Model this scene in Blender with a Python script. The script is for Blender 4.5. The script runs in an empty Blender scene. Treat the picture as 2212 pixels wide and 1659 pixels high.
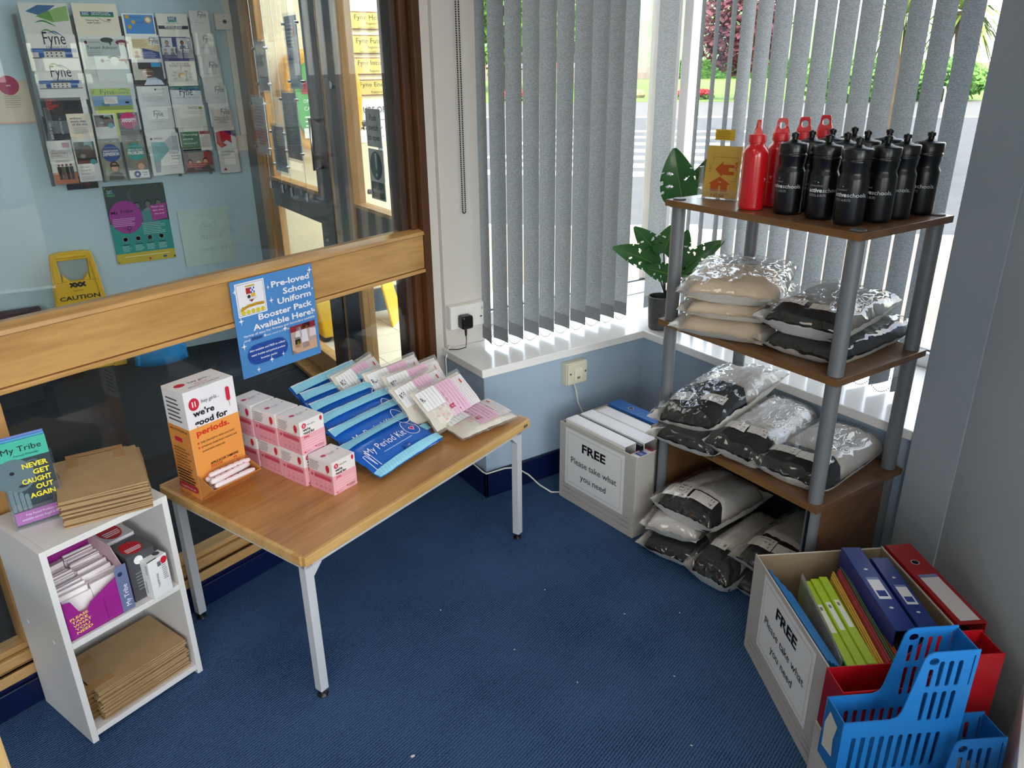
import bpy, bmesh, math, random
from mathutils import Matrix, Vector, noise as mnoise
random.seed(11)
sc = bpy.context.scene
COL = sc.collection
R = math.radians

# ------------------------------------------------------------------ camera
# world: x runs along the street window beside the glazed partition, y out through it, z up, metres
cam_d = bpy.data.cameras.new('camera'); cam_d.sensor_width = 36.0; cam_d.sensor_fit = 'HORIZONTAL'
cam_d.lens = 1662.73 / 2212 * 36.0; cam_d.clip_start = 0.02; cam_d.clip_end = 3000
cam = bpy.data.objects.new('camera', cam_d); COL.objects.link(cam)
def cam_axes():
    p, r, a = 0.390743, -0.0128, 0.989062
    def w(v): return Vector((v[0]*math.sin(a)+v[1]*math.cos(a), -v[0]*math.cos(a)+v[1]*math.sin(a), v[2]))
    f = Vector((0, math.cos(p), -math.sin(p))); u = Vector((0, math.sin(p), math.cos(p))); x = Vector((1, 0, 0))
    rr = x*math.cos(r)+u*math.sin(r); uu = u*math.cos(r)-x*math.sin(r)
    return w(rr), w(uu), w(f)
_r, _u, _f = cam_axes()
cam.matrix_world = Matrix.Translation((0, 0, 1.53)) @ Matrix((_r, _u, -_f)).transposed().to_4x4()
sc.camera = cam

# ------------------------------------------------------------------ sky, sun, exposure
world = bpy.data.worlds.new('sky'); sc.world = world; world.use_nodes = True
wn = world.node_tree.nodes; wl = world.node_tree.links
bg = wn['Background']; sky = wn.new('ShaderNodeTexSky')
try:
    sky.sky_type = 'NISHITA'; sky.sun_disc = False; sky.sun_elevation = R(50); sky.sun_rotation = R(215); sky.air_density = 1.0; sky.dust_density = 2.5; sky.ozone_density = 1.0
except Exception:
    pass
# broken bright cloud over the blue, everywhere alike
wtc = wn.new('ShaderNodeTexCoord'); wnz = wn.new('ShaderNodeTexNoise'); wnz.inputs['Scale'].default_value = 2.6; wnz.inputs['Detail'].default_value = 7
wl.new(wtc.outputs['Generated'], wnz.inputs[0]); wcr = wn.new('ShaderNodeValToRGB'); wcr.color_ramp.elements[0].position = .36; wcr.color_ramp.elements[1].position = .56
wcr.color_ramp.elements[0].color = (.62, .62, .62, 1); wcr.color_ramp.elements[1].color = (1, 1, 1, 1)
wl.new(wnz.outputs[0], wcr.inputs[0]); wmx = wn.new('ShaderNodeMixRGB'); wl.new(wcr.outputs[0], wmx.inputs[0]); wl.new(sky.outputs[0], wmx.inputs[1])
wmx.inputs[2].default_value = (1.02, 1.0, .98, 1); wl.new(wmx.outputs[0], bg.inputs[0]); bg.inputs[1].default_value = 2.1
sun_d = bpy.data.lights.new('sun', 'SUN'); sun_d.energy = 1.6; sun_d.angle = R(1.5); sun_d.color = (1, .95, .87)
sun = bpy.data.objects.new('sun', sun_d); COL.objects.link(sun)
sun.rotation_euler = Vector((.42, .52, -.78)).to_track_quat('-Z', 'Y').to_euler()
sc.view_settings.view_transform = 'Standard'
try: sc.view_settings.look = 'None'
except Exception: pass
sc.view_settings.gamma = 1.0; sc.view_settings.use_curve_mapping = False
sc.view_settings.exposure = 0.95
sc.cycles.transparent_max_bounces = 32
sc.cycles.max_bounces = 10
LAMP = 2.2        # added ceiling fill lights, W/m2 emission strength

# ------------------------------------------------------------------ materials
def lin(c):
    if isinstance(c, str):
        c = c.lstrip('#'); c = tuple(int(c[i:i+2], 16)/255 for i in (0, 2, 4))
    return tuple((x/12.92 if x <= .04045 else ((x+.055)/1.055)**2.4) for x in c)
_mc = {}
def M(hexc, rough=.55, metal=0.0, var=.06, scale=8.0, bump=0.0, bscale=60.0, spec=.5, coat=0.0, emit=0.0, stretch=None, name=None):
    key = (hexc, rough, metal, var, scale, bump, bscale, spec, coat, emit, stretch)
    if key in _mc: return _mc[key]
    m = bpy.data.materials.new(name or ('paint_'+str(hexc).strip('#'))); m.use_nodes = True
    nt = m.node_tree; n = nt.nodes; l = nt.links; b = n['Principled BSDF']
    col = lin(hexc)
    b.inputs['Roughness'].default_value = rough; b.inputs['Metallic'].default_value = metal
    b.inputs['Specular IOR Level'].default_value = spec
    if coat: b.inputs['Coat Weight'].default_value = coat; b.inputs['Coat Roughness'].default_value = .08
    if emit:
        b.inputs['Emission Color'].default_value = (*col, 1); b.inputs['Emission Strength'].default_value = emit
    if var or bump:
        tc = n.new('ShaderNodeTexCoord'); mp = n.new('ShaderNodeMapping'); l.new(tc.outputs['Object'], mp.inputs[0])
        if stretch: mp.inputs['Scale'].default_value = stretch
    if var:
        nz = n.new('ShaderNodeTexNoise'); nz.inputs['Scale'].default_value = scale; nz.inputs['Detail'].default_value = 5
        l.new(mp.outputs[0], nz.inputs[0])
        cr = n.new('ShaderNodeValToRGB')
        cr.color_ramp.elements[0].position = .3; cr.color_ramp.elements[1].position = .7
        cr.color_ramp.elements[0].color = (*[max(0, x*(1-var)) for x in col], 1)
        cr.color_ramp.elements[1].color = (*[min(1, x*(1+var)) for x in col], 1)
        l.new(nz.outputs[0], cr.inputs[0]); l.new(cr.outputs[0], b.inputs['Base Color'])
    else:
        b.inputs['Base Color'].default_value = (*col, 1)
    if bump:
        n2 = n.new('ShaderNodeTexNoise'); n2.inputs['Scale'].default_value = bscale; n2.inputs['Detail'].default_value = 4
        l.new(mp.outputs[0], n2.inputs[0]); bp = n.new('ShaderNodeBump'); bp.inputs['Strength'].default_value = bump
        bp.inputs['Distance'].default_value = .01
        l.new(n2.outputs[0], bp.inputs['Height']); l.new(bp.outputs[0], b.inputs['Normal'])
    _mc[key] = m; return m
def ink(hexc, rough=.5): return M(hexc, rough, var=0.0, spec=.3)

def glass_mat(name, tint=(1, 1, 1), base=.04, rough=0.0, haze=0.0, bump=0.0, bscale=30):
    """thin clear sheet: straight-through transparency plus a Schlick mirror reflection"""
    m = bpy.data.materials.new(name); m.use_nodes = True; nt = m.node_tree; n = nt.nodes; l = nt.links
    n.remove(n['Principled BSDF']); out = n['Material Output']
    tr = n.new('ShaderNodeBsdfTransparent'); tr.inputs[0].default_value = (*tint, 1)
    gl = n.new('ShaderNodeBsdfGlossy'); gl.inputs['Roughness'].default_value = rough
    lw = n.new('ShaderNodeLayerWeight'); lw.inputs[0].default_value = .5
    pw = n.new('ShaderNodeMath'); pw.operation = 'POWER'; pw.inputs[1].default_value = 5
    l.new(lw.outputs['Facing'], pw.inputs[0])
    ma = n.new('ShaderNodeMath'); ma.operation = 'MULTIPLY_ADD'; ma.inputs[1].default_value = 1-base; ma.inputs[2].default_value = base
    l.new(pw.outputs[0], ma.inputs[0])
    mx = n.new('ShaderNodeMixShader'); l.new(ma.outputs[0], mx.inputs[0]); l.new(tr.outputs[0], mx.inputs[1]); l.new(gl.outputs[0], mx.inputs[2])
    last = mx
    if haze:
        df = n.new('ShaderNodeBsdfDiffuse'); df.inputs[0].default_value = (.9, .92, .93, 1)
        m2 = n.new('ShaderNodeMixShader'); m2.inputs[0].default_value = haze
        l.new(mx.outputs[0], m2.inputs[1]); l.new(df.outputs[0], m2.inputs[2]); last = m2
    if bump:
        tc = n.new('ShaderNodeTexCoord'); nz = n.new('ShaderNodeTexNoise'); nz.inputs['Scale'].default_value = bscale; nz.inputs['Detail'].default_value = 2
        l.new(tc.outputs['Object'], nz.inputs[0]); bp = n.new('ShaderNodeBump'); bp.inputs['Strength'].default_value = bump; bp.inputs['Distance'].default_value = .012
        l.new(nz.outputs[0], bp.inputs['Height'])
        for s in (gl,): l.new(bp.outputs[0], s.inputs['Normal'])
        l.new(bp.outputs[0], lw.inputs['Normal'])
    l.new(last.outputs[0], out.inputs[0]); return m
GLASS = glass_mat('window_glass', (.97, .99, .98), .035)
ACRYL = glass_mat('clear_acrylic', (.97, .98, .99), .045, .02, .02)
FILM = glass_mat('clear_plastic_film', (.97, .97, .97), .08, .035, .008, .7, 13)
FILM2 = glass_mat('clear_pouch_film', (.98, .97, .95), .06, .08, .10, .6, 40)

def wood_mat(name, c1, c2, rough=.4, scale=3.0, axis='X', dist=6.0, coat=.15):
    m = bpy.data.materials.new(name); m.use_nodes = True; nt = m.node_tree; n = nt.nodes; l = nt.links; b = n['Principled BSDF']
    tc = n.new('ShaderNodeTexCoord'); mp = n.new('ShaderNodeMapping'); l.new(tc.outputs['Object'], mp.inputs[0])
    s = {'X': (.12, 1, 1), 'Y': (1, .12, 1), 'Z': (1, 1, .12)}[axis]; mp.inputs['Scale'].default_value = s
    nz = n.new('ShaderNodeTexNoise'); nz.inputs['Scale'].default_value = scale*9; nz.inputs['Detail'].default_value = 6; nz.inputs['Distortion'].default_value = dist*.1
    l.new(mp.outputs[0], nz.inputs[0])
    n2 = n.new('ShaderNodeTexNoise'); n2.inputs['Scale'].default_value = scale*60; n2.inputs['Detail'].default_value = 2; l.new(mp.outputs[0], n2.inputs[0])
    mix = n.new('ShaderNodeMath'); mix.operation = 'MULTIPLY_ADD'; mix.inputs[1].default_value = .35
    l.new(n2.outputs[0], mix.inputs[0]); l.new(nz.outputs[0], mix.inputs[2])
    cr = n.new('ShaderNodeValToRGB'); cr.color_ramp.elements[0].position = .45; cr.color_ramp.elements[1].position = .85
    cr.color_ramp.elements[0].color = (*lin(c1), 1); cr.color_ramp.elements[1].color = (*lin(c2), 1)
    l.new(mix.outputs[0], cr.inputs[0]); l.new(cr.outputs[0], b.inputs['Base Color'])
    b.inputs['Roughness'].default_value = rough; b.inputs['Coat Weight'].default_value = coat; b.inputs['Coat Roughness'].default_value = .15
    return m
OAK = wood_mat('oak_rail', '#a5773f', '#c89a5c', .38, 2.0, 'X', 8)
OAKV = wood_mat('oak_post', '#3f2410', '#5d3617', .38, 2.0, 'Z', 8)
OAKL = wood_mat('oak_light', '#b98d55', '#d2a86e', .4, 2.2, 'X', 8)
OAKVL = wood_mat('oak_light_upright', '#a4763e', '#c2935a', .4, 2.2, 'Z', 8)
DARKW = wood_mat('dark_stained_wood', '#2c1c14', '#4a3327', .3, 2.0, 'Z', 6, .5)
TABLEW = wood_mat('table_veneer', '#9d6a36', '#c18c51', .33, 1.6, 'X', 14, .35)
TABLEE = wood_mat('table_lipping', '#b98a4b', '#d9b070', .4, 2.0, 'X', 6)
SHELFW = wood_mat('walnut_laminate', '#5c3e27', '#765233', .36, 2.2, 'Y', 5, .2)
SHELFE = wood_mat('walnut_edge', '#6a4a25', '#80592c', .42, 2.4, 'Y', 4, .1)
WHITE = M('#e9e7e4', .45, var=.02); WHITEG = M('#f2f0ee', .22, var=.015, coat=.3)
STEEL = M('#c9cacc', .45, metal=.0, var=.03); CHROME = M('#c9ccd0', .2, metal=1.0, var=.02)
BLACKP = M('#0c0d10', .3, var=.05); GREYP = M('#74777b', .38, metal=.2, var=.04)
PLASTW = M('#e6e2d8', .35, var=.015)

def fabric_slat():
    m = bpy.data.materials.new('blind_fabric'); m.use_nodes = True; nt = m.node_tree; n = nt.nodes; l = nt.links
    n.remove(n['Principled BSDF']); out = n['Material Output']
    tc = n.new('ShaderNodeTexCoord'); mp = n.new('ShaderNodeMapping'); mp.inputs['Scale'].default_value = (1, 1, 3.2); l.new(tc.outputs['Object'], mp.inputs[0])
    nz = n.new('ShaderNodeTexNoise'); nz.inputs['Scale'].default_value = 170; nz.inputs['Detail'].default_value = 3; l.new(mp.outputs[0], nz.inputs[0])
    cr = n.new('ShaderNodeValToRGB'); cr.color_ramp.elements[0].position = .35; cr.color_ramp.elements[1].position = .62
    cr.color_ramp.elements[0].color = (.27, .285, .29, 1); cr.color_ramp.elements[1].color = (.42, .44, .445, 1); l.new(nz.outputs[0], cr.inputs[0])
    df = n.new('ShaderNodeBsdfDiffuse'); tl = n.new('ShaderNodeBsdfTranslucent'); l.new(cr.outputs[0], df.inputs[0]); l.new(cr.outputs[0], tl.inputs[0])
    mx = n.new('ShaderNodeMixShader'); mx.inputs[0].default_value = .20; l.new(df.outputs[0], mx.inputs[1]); l.new(tl.outputs[0], mx.inputs[2]); l.new(mx.outputs[0], out.inputs[0])
    return m
SLAT = fabric_slat()

def carpet_mat():
    m = bpy.data.materials.new('blue_ribbed_carpet'); m.use_nodes = True; nt = m.node_tree; n = nt.nodes; l = nt.links; b = n['Principled BSDF']
    tc = n.new('ShaderNodeTexCoord'); mp = n.new('ShaderNodeMapping'); mp.inputs['Rotation'].default_value = (0, 0, R(-18)); l.new(tc.outputs['Object'], mp.inputs[0])
    wv = n.new('ShaderNodeTexWave'); wv.wave_type = 'BANDS'; wv.bands_direction = 'Y'; wv.inputs['Scale'].default_value = 42; wv.inputs['Distortion'].default_value = 2.2; wv.inputs['Detail'].default_value = 3; wv.inputs['Detail Scale'].default_value = 5
    l.new(mp.outputs[0], wv.inputs[0])
    nz = n.new('ShaderNodeTexNoise'); nz.inputs['Scale'].default_value = 420; nz.inputs['Detail'].default_value = 3; l.new(mp.outputs[0], nz.inputs[0])
    n3 = n.new('ShaderNodeTexNoise'); n3.inputs['Scale'].default_value = 3.5; n3.inputs['Detail'].default_value = 5; l.new(mp.outputs[0], n3.inputs[0])
    a = n.new('ShaderNodeMath'); a.operation = 'MULTIPLY_ADD'; a.inputs[1].default_value = .42; l.new(wv.outputs[0], a.inputs[0]); l.new(nz.outputs[0], a.inputs[2])
    a2 = n.new('ShaderNodeMath'); a2.operation = 'MULTIPLY_ADD'; a2.inputs[1].default_value = .45; l.new(n3.outputs[0], a2.inputs[0]); l.new(a.outputs[0], a2.inputs[2])
    cr = n.new('ShaderNodeValToRGB'); e = cr.color_ramp.elements; e[0].position = .62; e[1].position = 1.15
    e[0].color = (*lin('#172a45'), 1); e[1].color = (*lin('#46628a'), 1)
    l.new(a2.outputs[0], cr.inputs[0]); l.new(cr.outputs[0], b.inputs['Base Color'])
    b.inputs['Roughness'].default_value = .95; b.inputs['Specular IOR Level'].default_value = .1
    bp = n.new('ShaderNodeBump'); bp.inputs['Strength'].default_value = .55; bp.inputs['Distance'].default_value = .004; l.new(a.outputs[0], bp.inputs['Height']); l.new(bp.outputs[0], b.inputs['Normal'])
    return m
CARPET = carpet_mat()

# ------------------------------------------------------------------ mesh builder
class MB:
    def __init__(s): s.v = []; s.f = []; s.m = []
    def add(s, vs, fs, m=0, mx=None):
        o = len(s.v); s.v += [tuple((mx @ Vector(p)) if mx else p) for p in vs]
        s.f += [tuple(i+o for i in q) for q in fs]; s.m += [m]*len(fs); return s
    def box(s, x0, x1, y0, y1, z0, z1, m=0, mx=None):
        v = [(x, y, z) for z in (z0, z1) for y in (y0, y1) for x in (x0, x1)]
        return s.add(v, [(0, 2, 3, 1), (4, 5, 7, 6), (0, 1, 5, 4), (2, 6, 7, 3), (0, 4, 6, 2), (1, 3, 7, 5)], m, mx)
    def prism(s, pts, d, m=0, mx=None):
        """2D outline (x,y) counter-clockwise extruded from z=0 to z=d"""
        k = len(pts); v = [(x, y, 0) for x, y in pts]+[(x, y, d) for x, y in pts]
        f = [tuple(range(k-1, -1, -1)), tuple(range(k, 2*k))]+[(i, (i+1) % k, k+(i+1) % k, k+i) for i in range(k)]
        return s.add(v, f, m, mx)
    def cyl(s, p0, p1, r, seg=16, r2=None, m=0, caps=True):
        p0, p1 = Vector(p0), Vector(p1); ax = (p1-p0).normalized(); t = Vector((0, 0, 1)) if abs(ax.z) < .9 else Vector((1, 0, 0))
        a = ax.cross(t).normalized(); b = ax.cross(a); r2 = r if r2 is None else r2
        v = []
        for p, q in ((p0, r), (p1, r2)):
            for i in range(seg):
                an = 2*math.pi*i/seg; v.append(tuple(p+a*q*math.cos(an)+b*q*math.sin(an)))
        f = [(i, i+seg, (i+1) % seg+seg, (i+1) % seg) for i in range(seg)]
        if caps: f += [tuple(range(seg)), tuple(range(2*seg-1, seg-1, -1))]
        return s.add(v, f, m)
    def lathe(s, prof, seg=24, c=(0, 0, 0), m=0, closed=True, sx=1, sy=1):
        v = []; k = len(prof)
        for r, z in prof:
            for i in range(seg):
                an = 2*math.pi*i/seg; v.append((c[0]+r*sx*math.cos(an), c[1]+r*sy*math.sin(an), c[2]+z))
        f = [(j*seg+i, j*seg+(i+1) % seg, (j+1)*seg+(i+1) % seg, (j+1)*seg+i) for j in range(k-1) for i in range(seg)]
        if closed: f += [tuple(range(seg-1, -1, -1)), tuple(range((k-1)*seg, k*seg))]
        return s.add(v, f, m)
    def tube(s, pts, r, seg=8, m=0):
        pts = [Vector(p) for p in pts]; v = []; a = None
        for i, p in enumerate(pts):
            d = (pts[min(i+1, len(pts)-1)]-pts[max(i-1, 0)]).normalized()
            if a is None:
                t = Vector((0, 0, 1)) if abs(d.z) < .9 else Vector((1, 0, 0)); a = d.cross(t).normalized()
            a = (a-d*a.dot(d)).normalized(); b = d.cross(a)
            rr = r[i] if isinstance(r, (list, tuple)) else r
            v += [tuple(p+a*rr*math.cos(2*math.pi*j/seg)+b*rr*math.sin(2*math.pi*j/seg)) for j in range(seg)]
        k = len(pts); f = [(j*seg+i, j*seg+(i+1) % seg, (j+1)*seg+(i+1) % seg, (j+1)*seg+i) for j in range(k-1) for i in range(seg)]
        f += [tuple(range(seg-1, -1, -1)), tuple(range((k-1)*seg, k*seg))]
        return s.add(v, f, m)
    def grid(s, fn, nu, nv, m=0):
        v = [tuple(fn(i/nu, j/nv)) for j in range(nv+1) for i in range(nu+1)]
        f = [(j*(nu+1)+i, j*(nu+1)+i+1, (j+1)*(nu+1)+i+1, (j+1)*(nu+1)+i) for j in range(nv) for i in range(nu)]
        return s.add(v, f, m)
    def sphere(s, c, r, seg=10, m=0, sz=1):
        rings = seg//2; prof = [(max(1e-4, r*math.sin(math.pi*i/rings)), -r*sz*math.cos(math.pi*i/rings)) for i in range(rings+1)]
        return s.lathe(prof, seg, c, m)
    def mesh(s, name, mats, smooth=False, ang=35):
        me = bpy.data.meshes.new(name); me.from_pydata(s.v, [], s.f)
        for x in (mats if isinstance(mats, (list, tuple)) else [mats]): me.materials.append(x)
        if any(s.m): me.polygons.foreach_set('material_index', s.m)
        if smooth:
            me.polygons.foreach_set('use_smooth', [True]*len(me.polygons))
            if ang: me.set_sharp_from_angle(angle=R(ang))
        me.update(); return me
    def build(s, name, mats, parent=None, loc=None, rot=None, smooth=False, ang=35, bevel=0, bseg=2, mw=None):
        o = bpy.data.objects.new(name, s.mesh(name, mats, smooth, ang)); COL.objects.link(o)
        if parent: o.parent = parent
        if loc: o.location = loc
        if rot: o.rotation_euler = rot
        if mw is not None: o.matrix_world = mw if parent is None else mw
        if bevel:
            b = o.modifiers.new('bevel', 'BEVEL'); b.width = bevel; b.segments = bseg; b.limit_method = 'ANGLE'; b.angle_limit = R(40)
        return o

def tag(o, label=None, cat=None, group=None, kind=None):
    if label: o['label'] = label
    if cat: o['category'] = cat
    if group: o['group'] = group
    if kind: o['kind'] = kind
    return o
def struct(o): o['kind'] = 'structure'; return o
def thing(name, label, cat, loc=(0, 0, 0), rotz=0, group=None, rot=None, frame=None):
    o = bpy.data.objects.new(name, None); COL.objects.link(o); o.empty_display_size = .05
    m = Matrix.Translation(loc) @ (rot.to_4x4() if rot else Matrix.Rotation(rotz, 4, 'Z'))
    if frame: m = frame @ m
    o.matrix_world = m
    return tag(o, label, cat, group)
def dup(root, loc=None, label=None, rot=None, mw=None):
    r = root.copy(); COL.objects.link(r)
    if mw is not None: r.matrix_world = mw
    else:
        if loc: r.location = loc
        if rot: r.rotation_euler = rot
    if label: r['label'] = label
    for ch in list(root.children):
        c = ch.copy(); COL.objects.link(c); c.parent = r
        for g in list(ch.children):
            d = g.copy(); COL.objects.link(d); d.parent = c
    return r
def place(name, data, parent=None, mx=None):
    o = bpy.data.objects.new(name, data); COL.objects.link(o)
    if parent: o.parent = parent
    if mx is not None: o.matrix_local = mx
    return o
PF = Matrix.Rotation(R(18.63368), 4, 'Z')     # frame of the glazed partition (x along it, glass at y = 1.955)
TF = Matrix.Rotation(R(20.70624), 4, 'Z')     # frame of the coffee table and the white bookcase

# ------------------------------------------------------------------ flat print
_tc = {}
def tmesh(s, bold=0.0, shear=0.0):
    k = (s, bold, shear)
    if k in _tc: return _tc[k]
    cu = bpy.data.curves.new('lettering', 'FONT'); cu.body = s; cu.resolution_u = 2; cu.offset = bold; cu.shear = shear; cu.fill_mode = 'FRONT'
    ob = bpy.data.objects.new('lettering', cu); COL.objects.link(ob)
    dg = bpy.context.evaluated_depsgraph_get(); me = bpy.data.meshes.new_from_object(ob.evaluated_get(dg))
    v = [(a.co.x, a.co.y) for a in me.vertices]; f = [tuple(p.vertices) for p in me.polygons]
    COL.objects.unlink(ob); bpy.data.objects.remove(ob); bpy.data.meshes.remove(me); bpy.data.curves.remove(cu)
    xs = [p[0] for p in v] or [0]; x0, x1 = min(xs), max(xs)
    _tc[k] = ([(a-x0, b) for a, b in v], f, x1-x0); return _tc[k]
CAP = max(p[1] for p in tmesh('H')[0])
class Print:
    """flat printing on a w x h sheet; coordinates 0..1 from the lower left corner"""
    def __init__(s, w, h, ts=1.0): s.ts = ts; s.w, s.h = w, h; s.v = []; s.f = []; s.c = []; s.cols = []; s.k = 0
    def _a(s, pts, faces, col):
        if col not in s.cols: s.cols.append(col)
        ci = s.cols.index(col); o = len(s.v); s.k += 1; z = .00012*min(s.k, 40)+.0003
        s.v += [(x*s.w, y*s.h, z) for x, y in pts]; s.f += [tuple(i+o for i in q) for q in faces]; s.c += [ci]*len(faces); return s
    def rect(s, x0, y0, x1, y1, col): return s._a([(x0, y0), (x1, y0), (x1, y1), (x0, y1)], [(0, 1, 2, 3)], col)
    def poly(s, pts, col): return s._a(pts, [tuple(range(len(pts)))], col)
    def ell(s, cx, cy, rx, col, ry=None, n=26, a0=0, a1=360):
        ry = rx*s.w/s.h if ry is None else ry
        return s._a([(cx+rx*math.cos(R(a0+(a1-a0)*i/n)), cy+ry*math.sin(R(a0+(a1-a0)*i/n))) for i in range(n if a1-a0 == 360 else n+1)], [tuple(range(n if a1-a0 == 360 else n+1))], col)
    def line(s, pts, wd, col):
        for (xa, ya), (xb, yb) in zip(pts[:-1], pts[1:]):
            dx, dy = (xb-xa)*s.w, (yb-ya)*s.h; L = math.hypot(dx, dy) or 1; nx, ny = -dy/L*wd/2/s.w, dx/L*wd/2/s.h
            s._a([(xa-nx, ya-ny), (xb-nx, yb-ny), (xb+nx, yb+ny), (xa+nx, ya+ny)], [(0, 1, 2, 3)], col)
        return s
    def frame(s, x0, y0, x1, y1, wd, col): return s.line([(x0, y0), (x1, y0), (x1, y1), (x0, y1), (x0, y0)], wd, col)
    def round(s, x0, y0, x1, y1, r, col):
        rx, ry = r/s.w, r/s.h; p = []
        for cx, cy, a in ((x1-rx, y1-ry, 0), (x0+rx, y1-ry, 90), (x0+rx, y0+ry, 180), (x1-rx, y0+ry, 270)):
            p += [(cx+rx*math.cos(R(a+i*15)), cy+ry*math.sin(R(a+i*15))) for i in range(7)]
        return s.poly(p, col)
    def text(s, t, x, y, ch, col, al='L', bold=0.0, w=None, shear=0.0, rot=0, mirror=False):
        """ch: capital height in sheet heights; w: fit to this width in sheet widths"""
        v, f, L = tmesh(t, bold, shear); k = ch*s.ts*s.h/CAP; kx = k
        if w and L > 0:
            kx = w*s.w/L
        W = L*kx; off = {'L': 0, 'C': -W/2, 'R': -W}[al]; c, sn = math.cos(R(rot)), math.sin(R(rot)); pts = []
        for a, b in v:
            px = off+(L-a if mirror else a)*kx; py = b*k; pts.append((x+(px*c-py*sn)/s.w, y+(px*sn+py*c)/s.h))
        return s._a(pts, [q[::-1] for q in f] if mirror else f, col)
    def lines(s, x0, y1, x1, n, gap, th, col, jag=.25):
        for i in range(n):
            e = x1-(x1-x0)*random.random()*jag; s.rect(x0, y1-i*gap-th, e, y1-i*gap, col)
        return s
    def star(s, cx, cy, r, col, pts=4, inner=.28):
        p = []
        for i in range(pts*2):
            rr = r if i % 2 == 0 else r*inner; a = math.pi/2+math.pi*i/pts; p.append((cx+rr*math.cos(a)*(.7 if pts == 4 else 1), cy+rr*math.sin(a)*s.w/s.h))
        ctr = (cx, cy); n = len(p)
        return s._a([ctr]+p, [(0, 1+i, 1+(i+1) % n) for i in range(n)], col)
    def drop(s, cx, cy, r, col, up=True):
        p = [(cx+r*math.sin(2*math.pi*i/16)*(.62), cy+(-r*math.cos(2*math.pi*i/16))*s.w/s.h) for i in range(16)]
        return s.poly(p, col)
    def heart(s, cx, cy, r, col):
        p = [];
        for i in range(20):
            t = 2*math.pi*i/20; p.append((cx+r*math.sin(t)**3, cy+r*(13*math.cos(t)-5*math.cos(2*t)-2*math.cos(3*t)-math.cos(4*t))/16*s.w/s.h))
        return s.poly(p[::-1], col)
    def mesh(s, name='print'):
        me = bpy.data.meshes.new(name); me.from_pydata(s.v, [], s.f)
        for c in s.cols: me.materials.append(c if not isinstance(c, str) else ink(c))
        me.polygons.foreach_set('material_index', s.c); me.update(); return me
    def build(s, parent, mx=None, name='print'):
        return place(name, s.mesh(name), parent, mx)
def facing(o, xd, yd):
    """matrix putting print x along xd, y along yd with its corner at o"""
    xd, yd = Vector(xd).normalized(), Vector(yd).normalized(); n = xd.cross(yd)
    m = Matrix((xd, yd, n)).transposed().to_4x4(); m.translation = Vector(o); return m
# ================================================================== ROOM SHELL
WALLB = M('#a9bccf', .8, var=.03, scale=3, bump=.08, bscale=90); WALLG = M('#9aa3ab', .8, var=.04, scale=2, bump=.1, bscale=120)
WALLW = M('#b9c4cc', .8, var=.03, scale=2, bump=.1, bscale=120); LOBW = M('#b9d0dc', .75, var=.03, scale=2)
CREAM = M('#ede3bd', .85, var=.03, scale=4, bump=.15, bscale=60); CEILM = M('#e8e6e0', .9, var=.02); NAVY = M('#0a1640', .35, var=.08, scale=5)
PILW = M('#cfcac4', .5, var=.02, scale=3)
struct(MB().box(-3.2, 2.72, -1.95, 2.72, -.12, 0).build('floor', CARPET))
# lobby carpet, darker, beyond the glazed partition
LOBC = M('#1b2027', .95, var=.35, scale=260, bump=.5, bscale=300)
def pS(x, y): return (x*math.cos(R(18.63368))-y*math.sin(R(18.63368)), x*math.sin(R(18.63368))+y*math.cos(R(18.63368)))
a = pS(-3.6, 1.985); b = pS(1.99, 1.985)
struct(MB().prism([a, b, (1.33, 2.6), (1.33, 4.74), (-3.6, 4.74)], .004).build('floor_lobby', LOBC, loc=(0, 0, .0)))
struct(MB().box(-3.3, 2.78, -1.95, 2.72, 2.7, 2.85).build('ceiling', CEILM))
struct(MB().box(-3.8, 1.36, 2.72, 4.95, 2.7, 2.85).build('ceiling_lobby', CEILM))
# unseen rear wall behind the camera, with a wide window added for daylight
struct(MB().box(-3.3, -.5, -1.95, -1.8, 0, .42).box(-3.3, -.5, -1.95, -1.8, 2.45, 2.7).box(-3.3, -2.6, -1.95, -1.8, .42, 2.45).box(-.75, -.5, -1.95, -1.8, .42, 2.45).build('wall_rear', WALLB))
for k_, (a_, b_) in enumerate(((-2.6, -.75),)):
    w_ = bpy.data.objects.new('window_%d' % (4+k_), None); COL.objects.link(w_); struct(w_)
    for x_ in (a_, (a_+b_)/2-.025, b_-.05): MB().box(x_, x_+.05, -1.91, -1.84, .42, 2.45).build('frame_side', M('#f2f0ee', .22, var=.015, coat=.3), w_)
    MB().box(a_, b_, -1.91, -1.84, .42, .48).build('frame_bottom', M('#f2f0ee', .22, var=.015, coat=.3), w_); MB().box(a_, b_, -1.91, -1.84, 2.39, 2.45).build('frame_top', M('#f2f0ee', .22, var=.015, coat=.3), w_)
    MB().box(a_+.04, b_-.04, -1.88, -1.875, .47, 2.40).build('glass_pane', GLASS, w_)
struct(MB().box(-3.35, -3.2, -1.95, 1.2, 0, 2.7).build('wall_far', WALLB))
struct(MB().box(-3.9, -3.75, .6, 4.8, 0, 2.7).build('wall_lobby_end', LOBW))
struct(MB().box(-3.75, 1.34, 4.70, 4.95, 0, 2.85).build('wall_lobby', LOBW))

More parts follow.
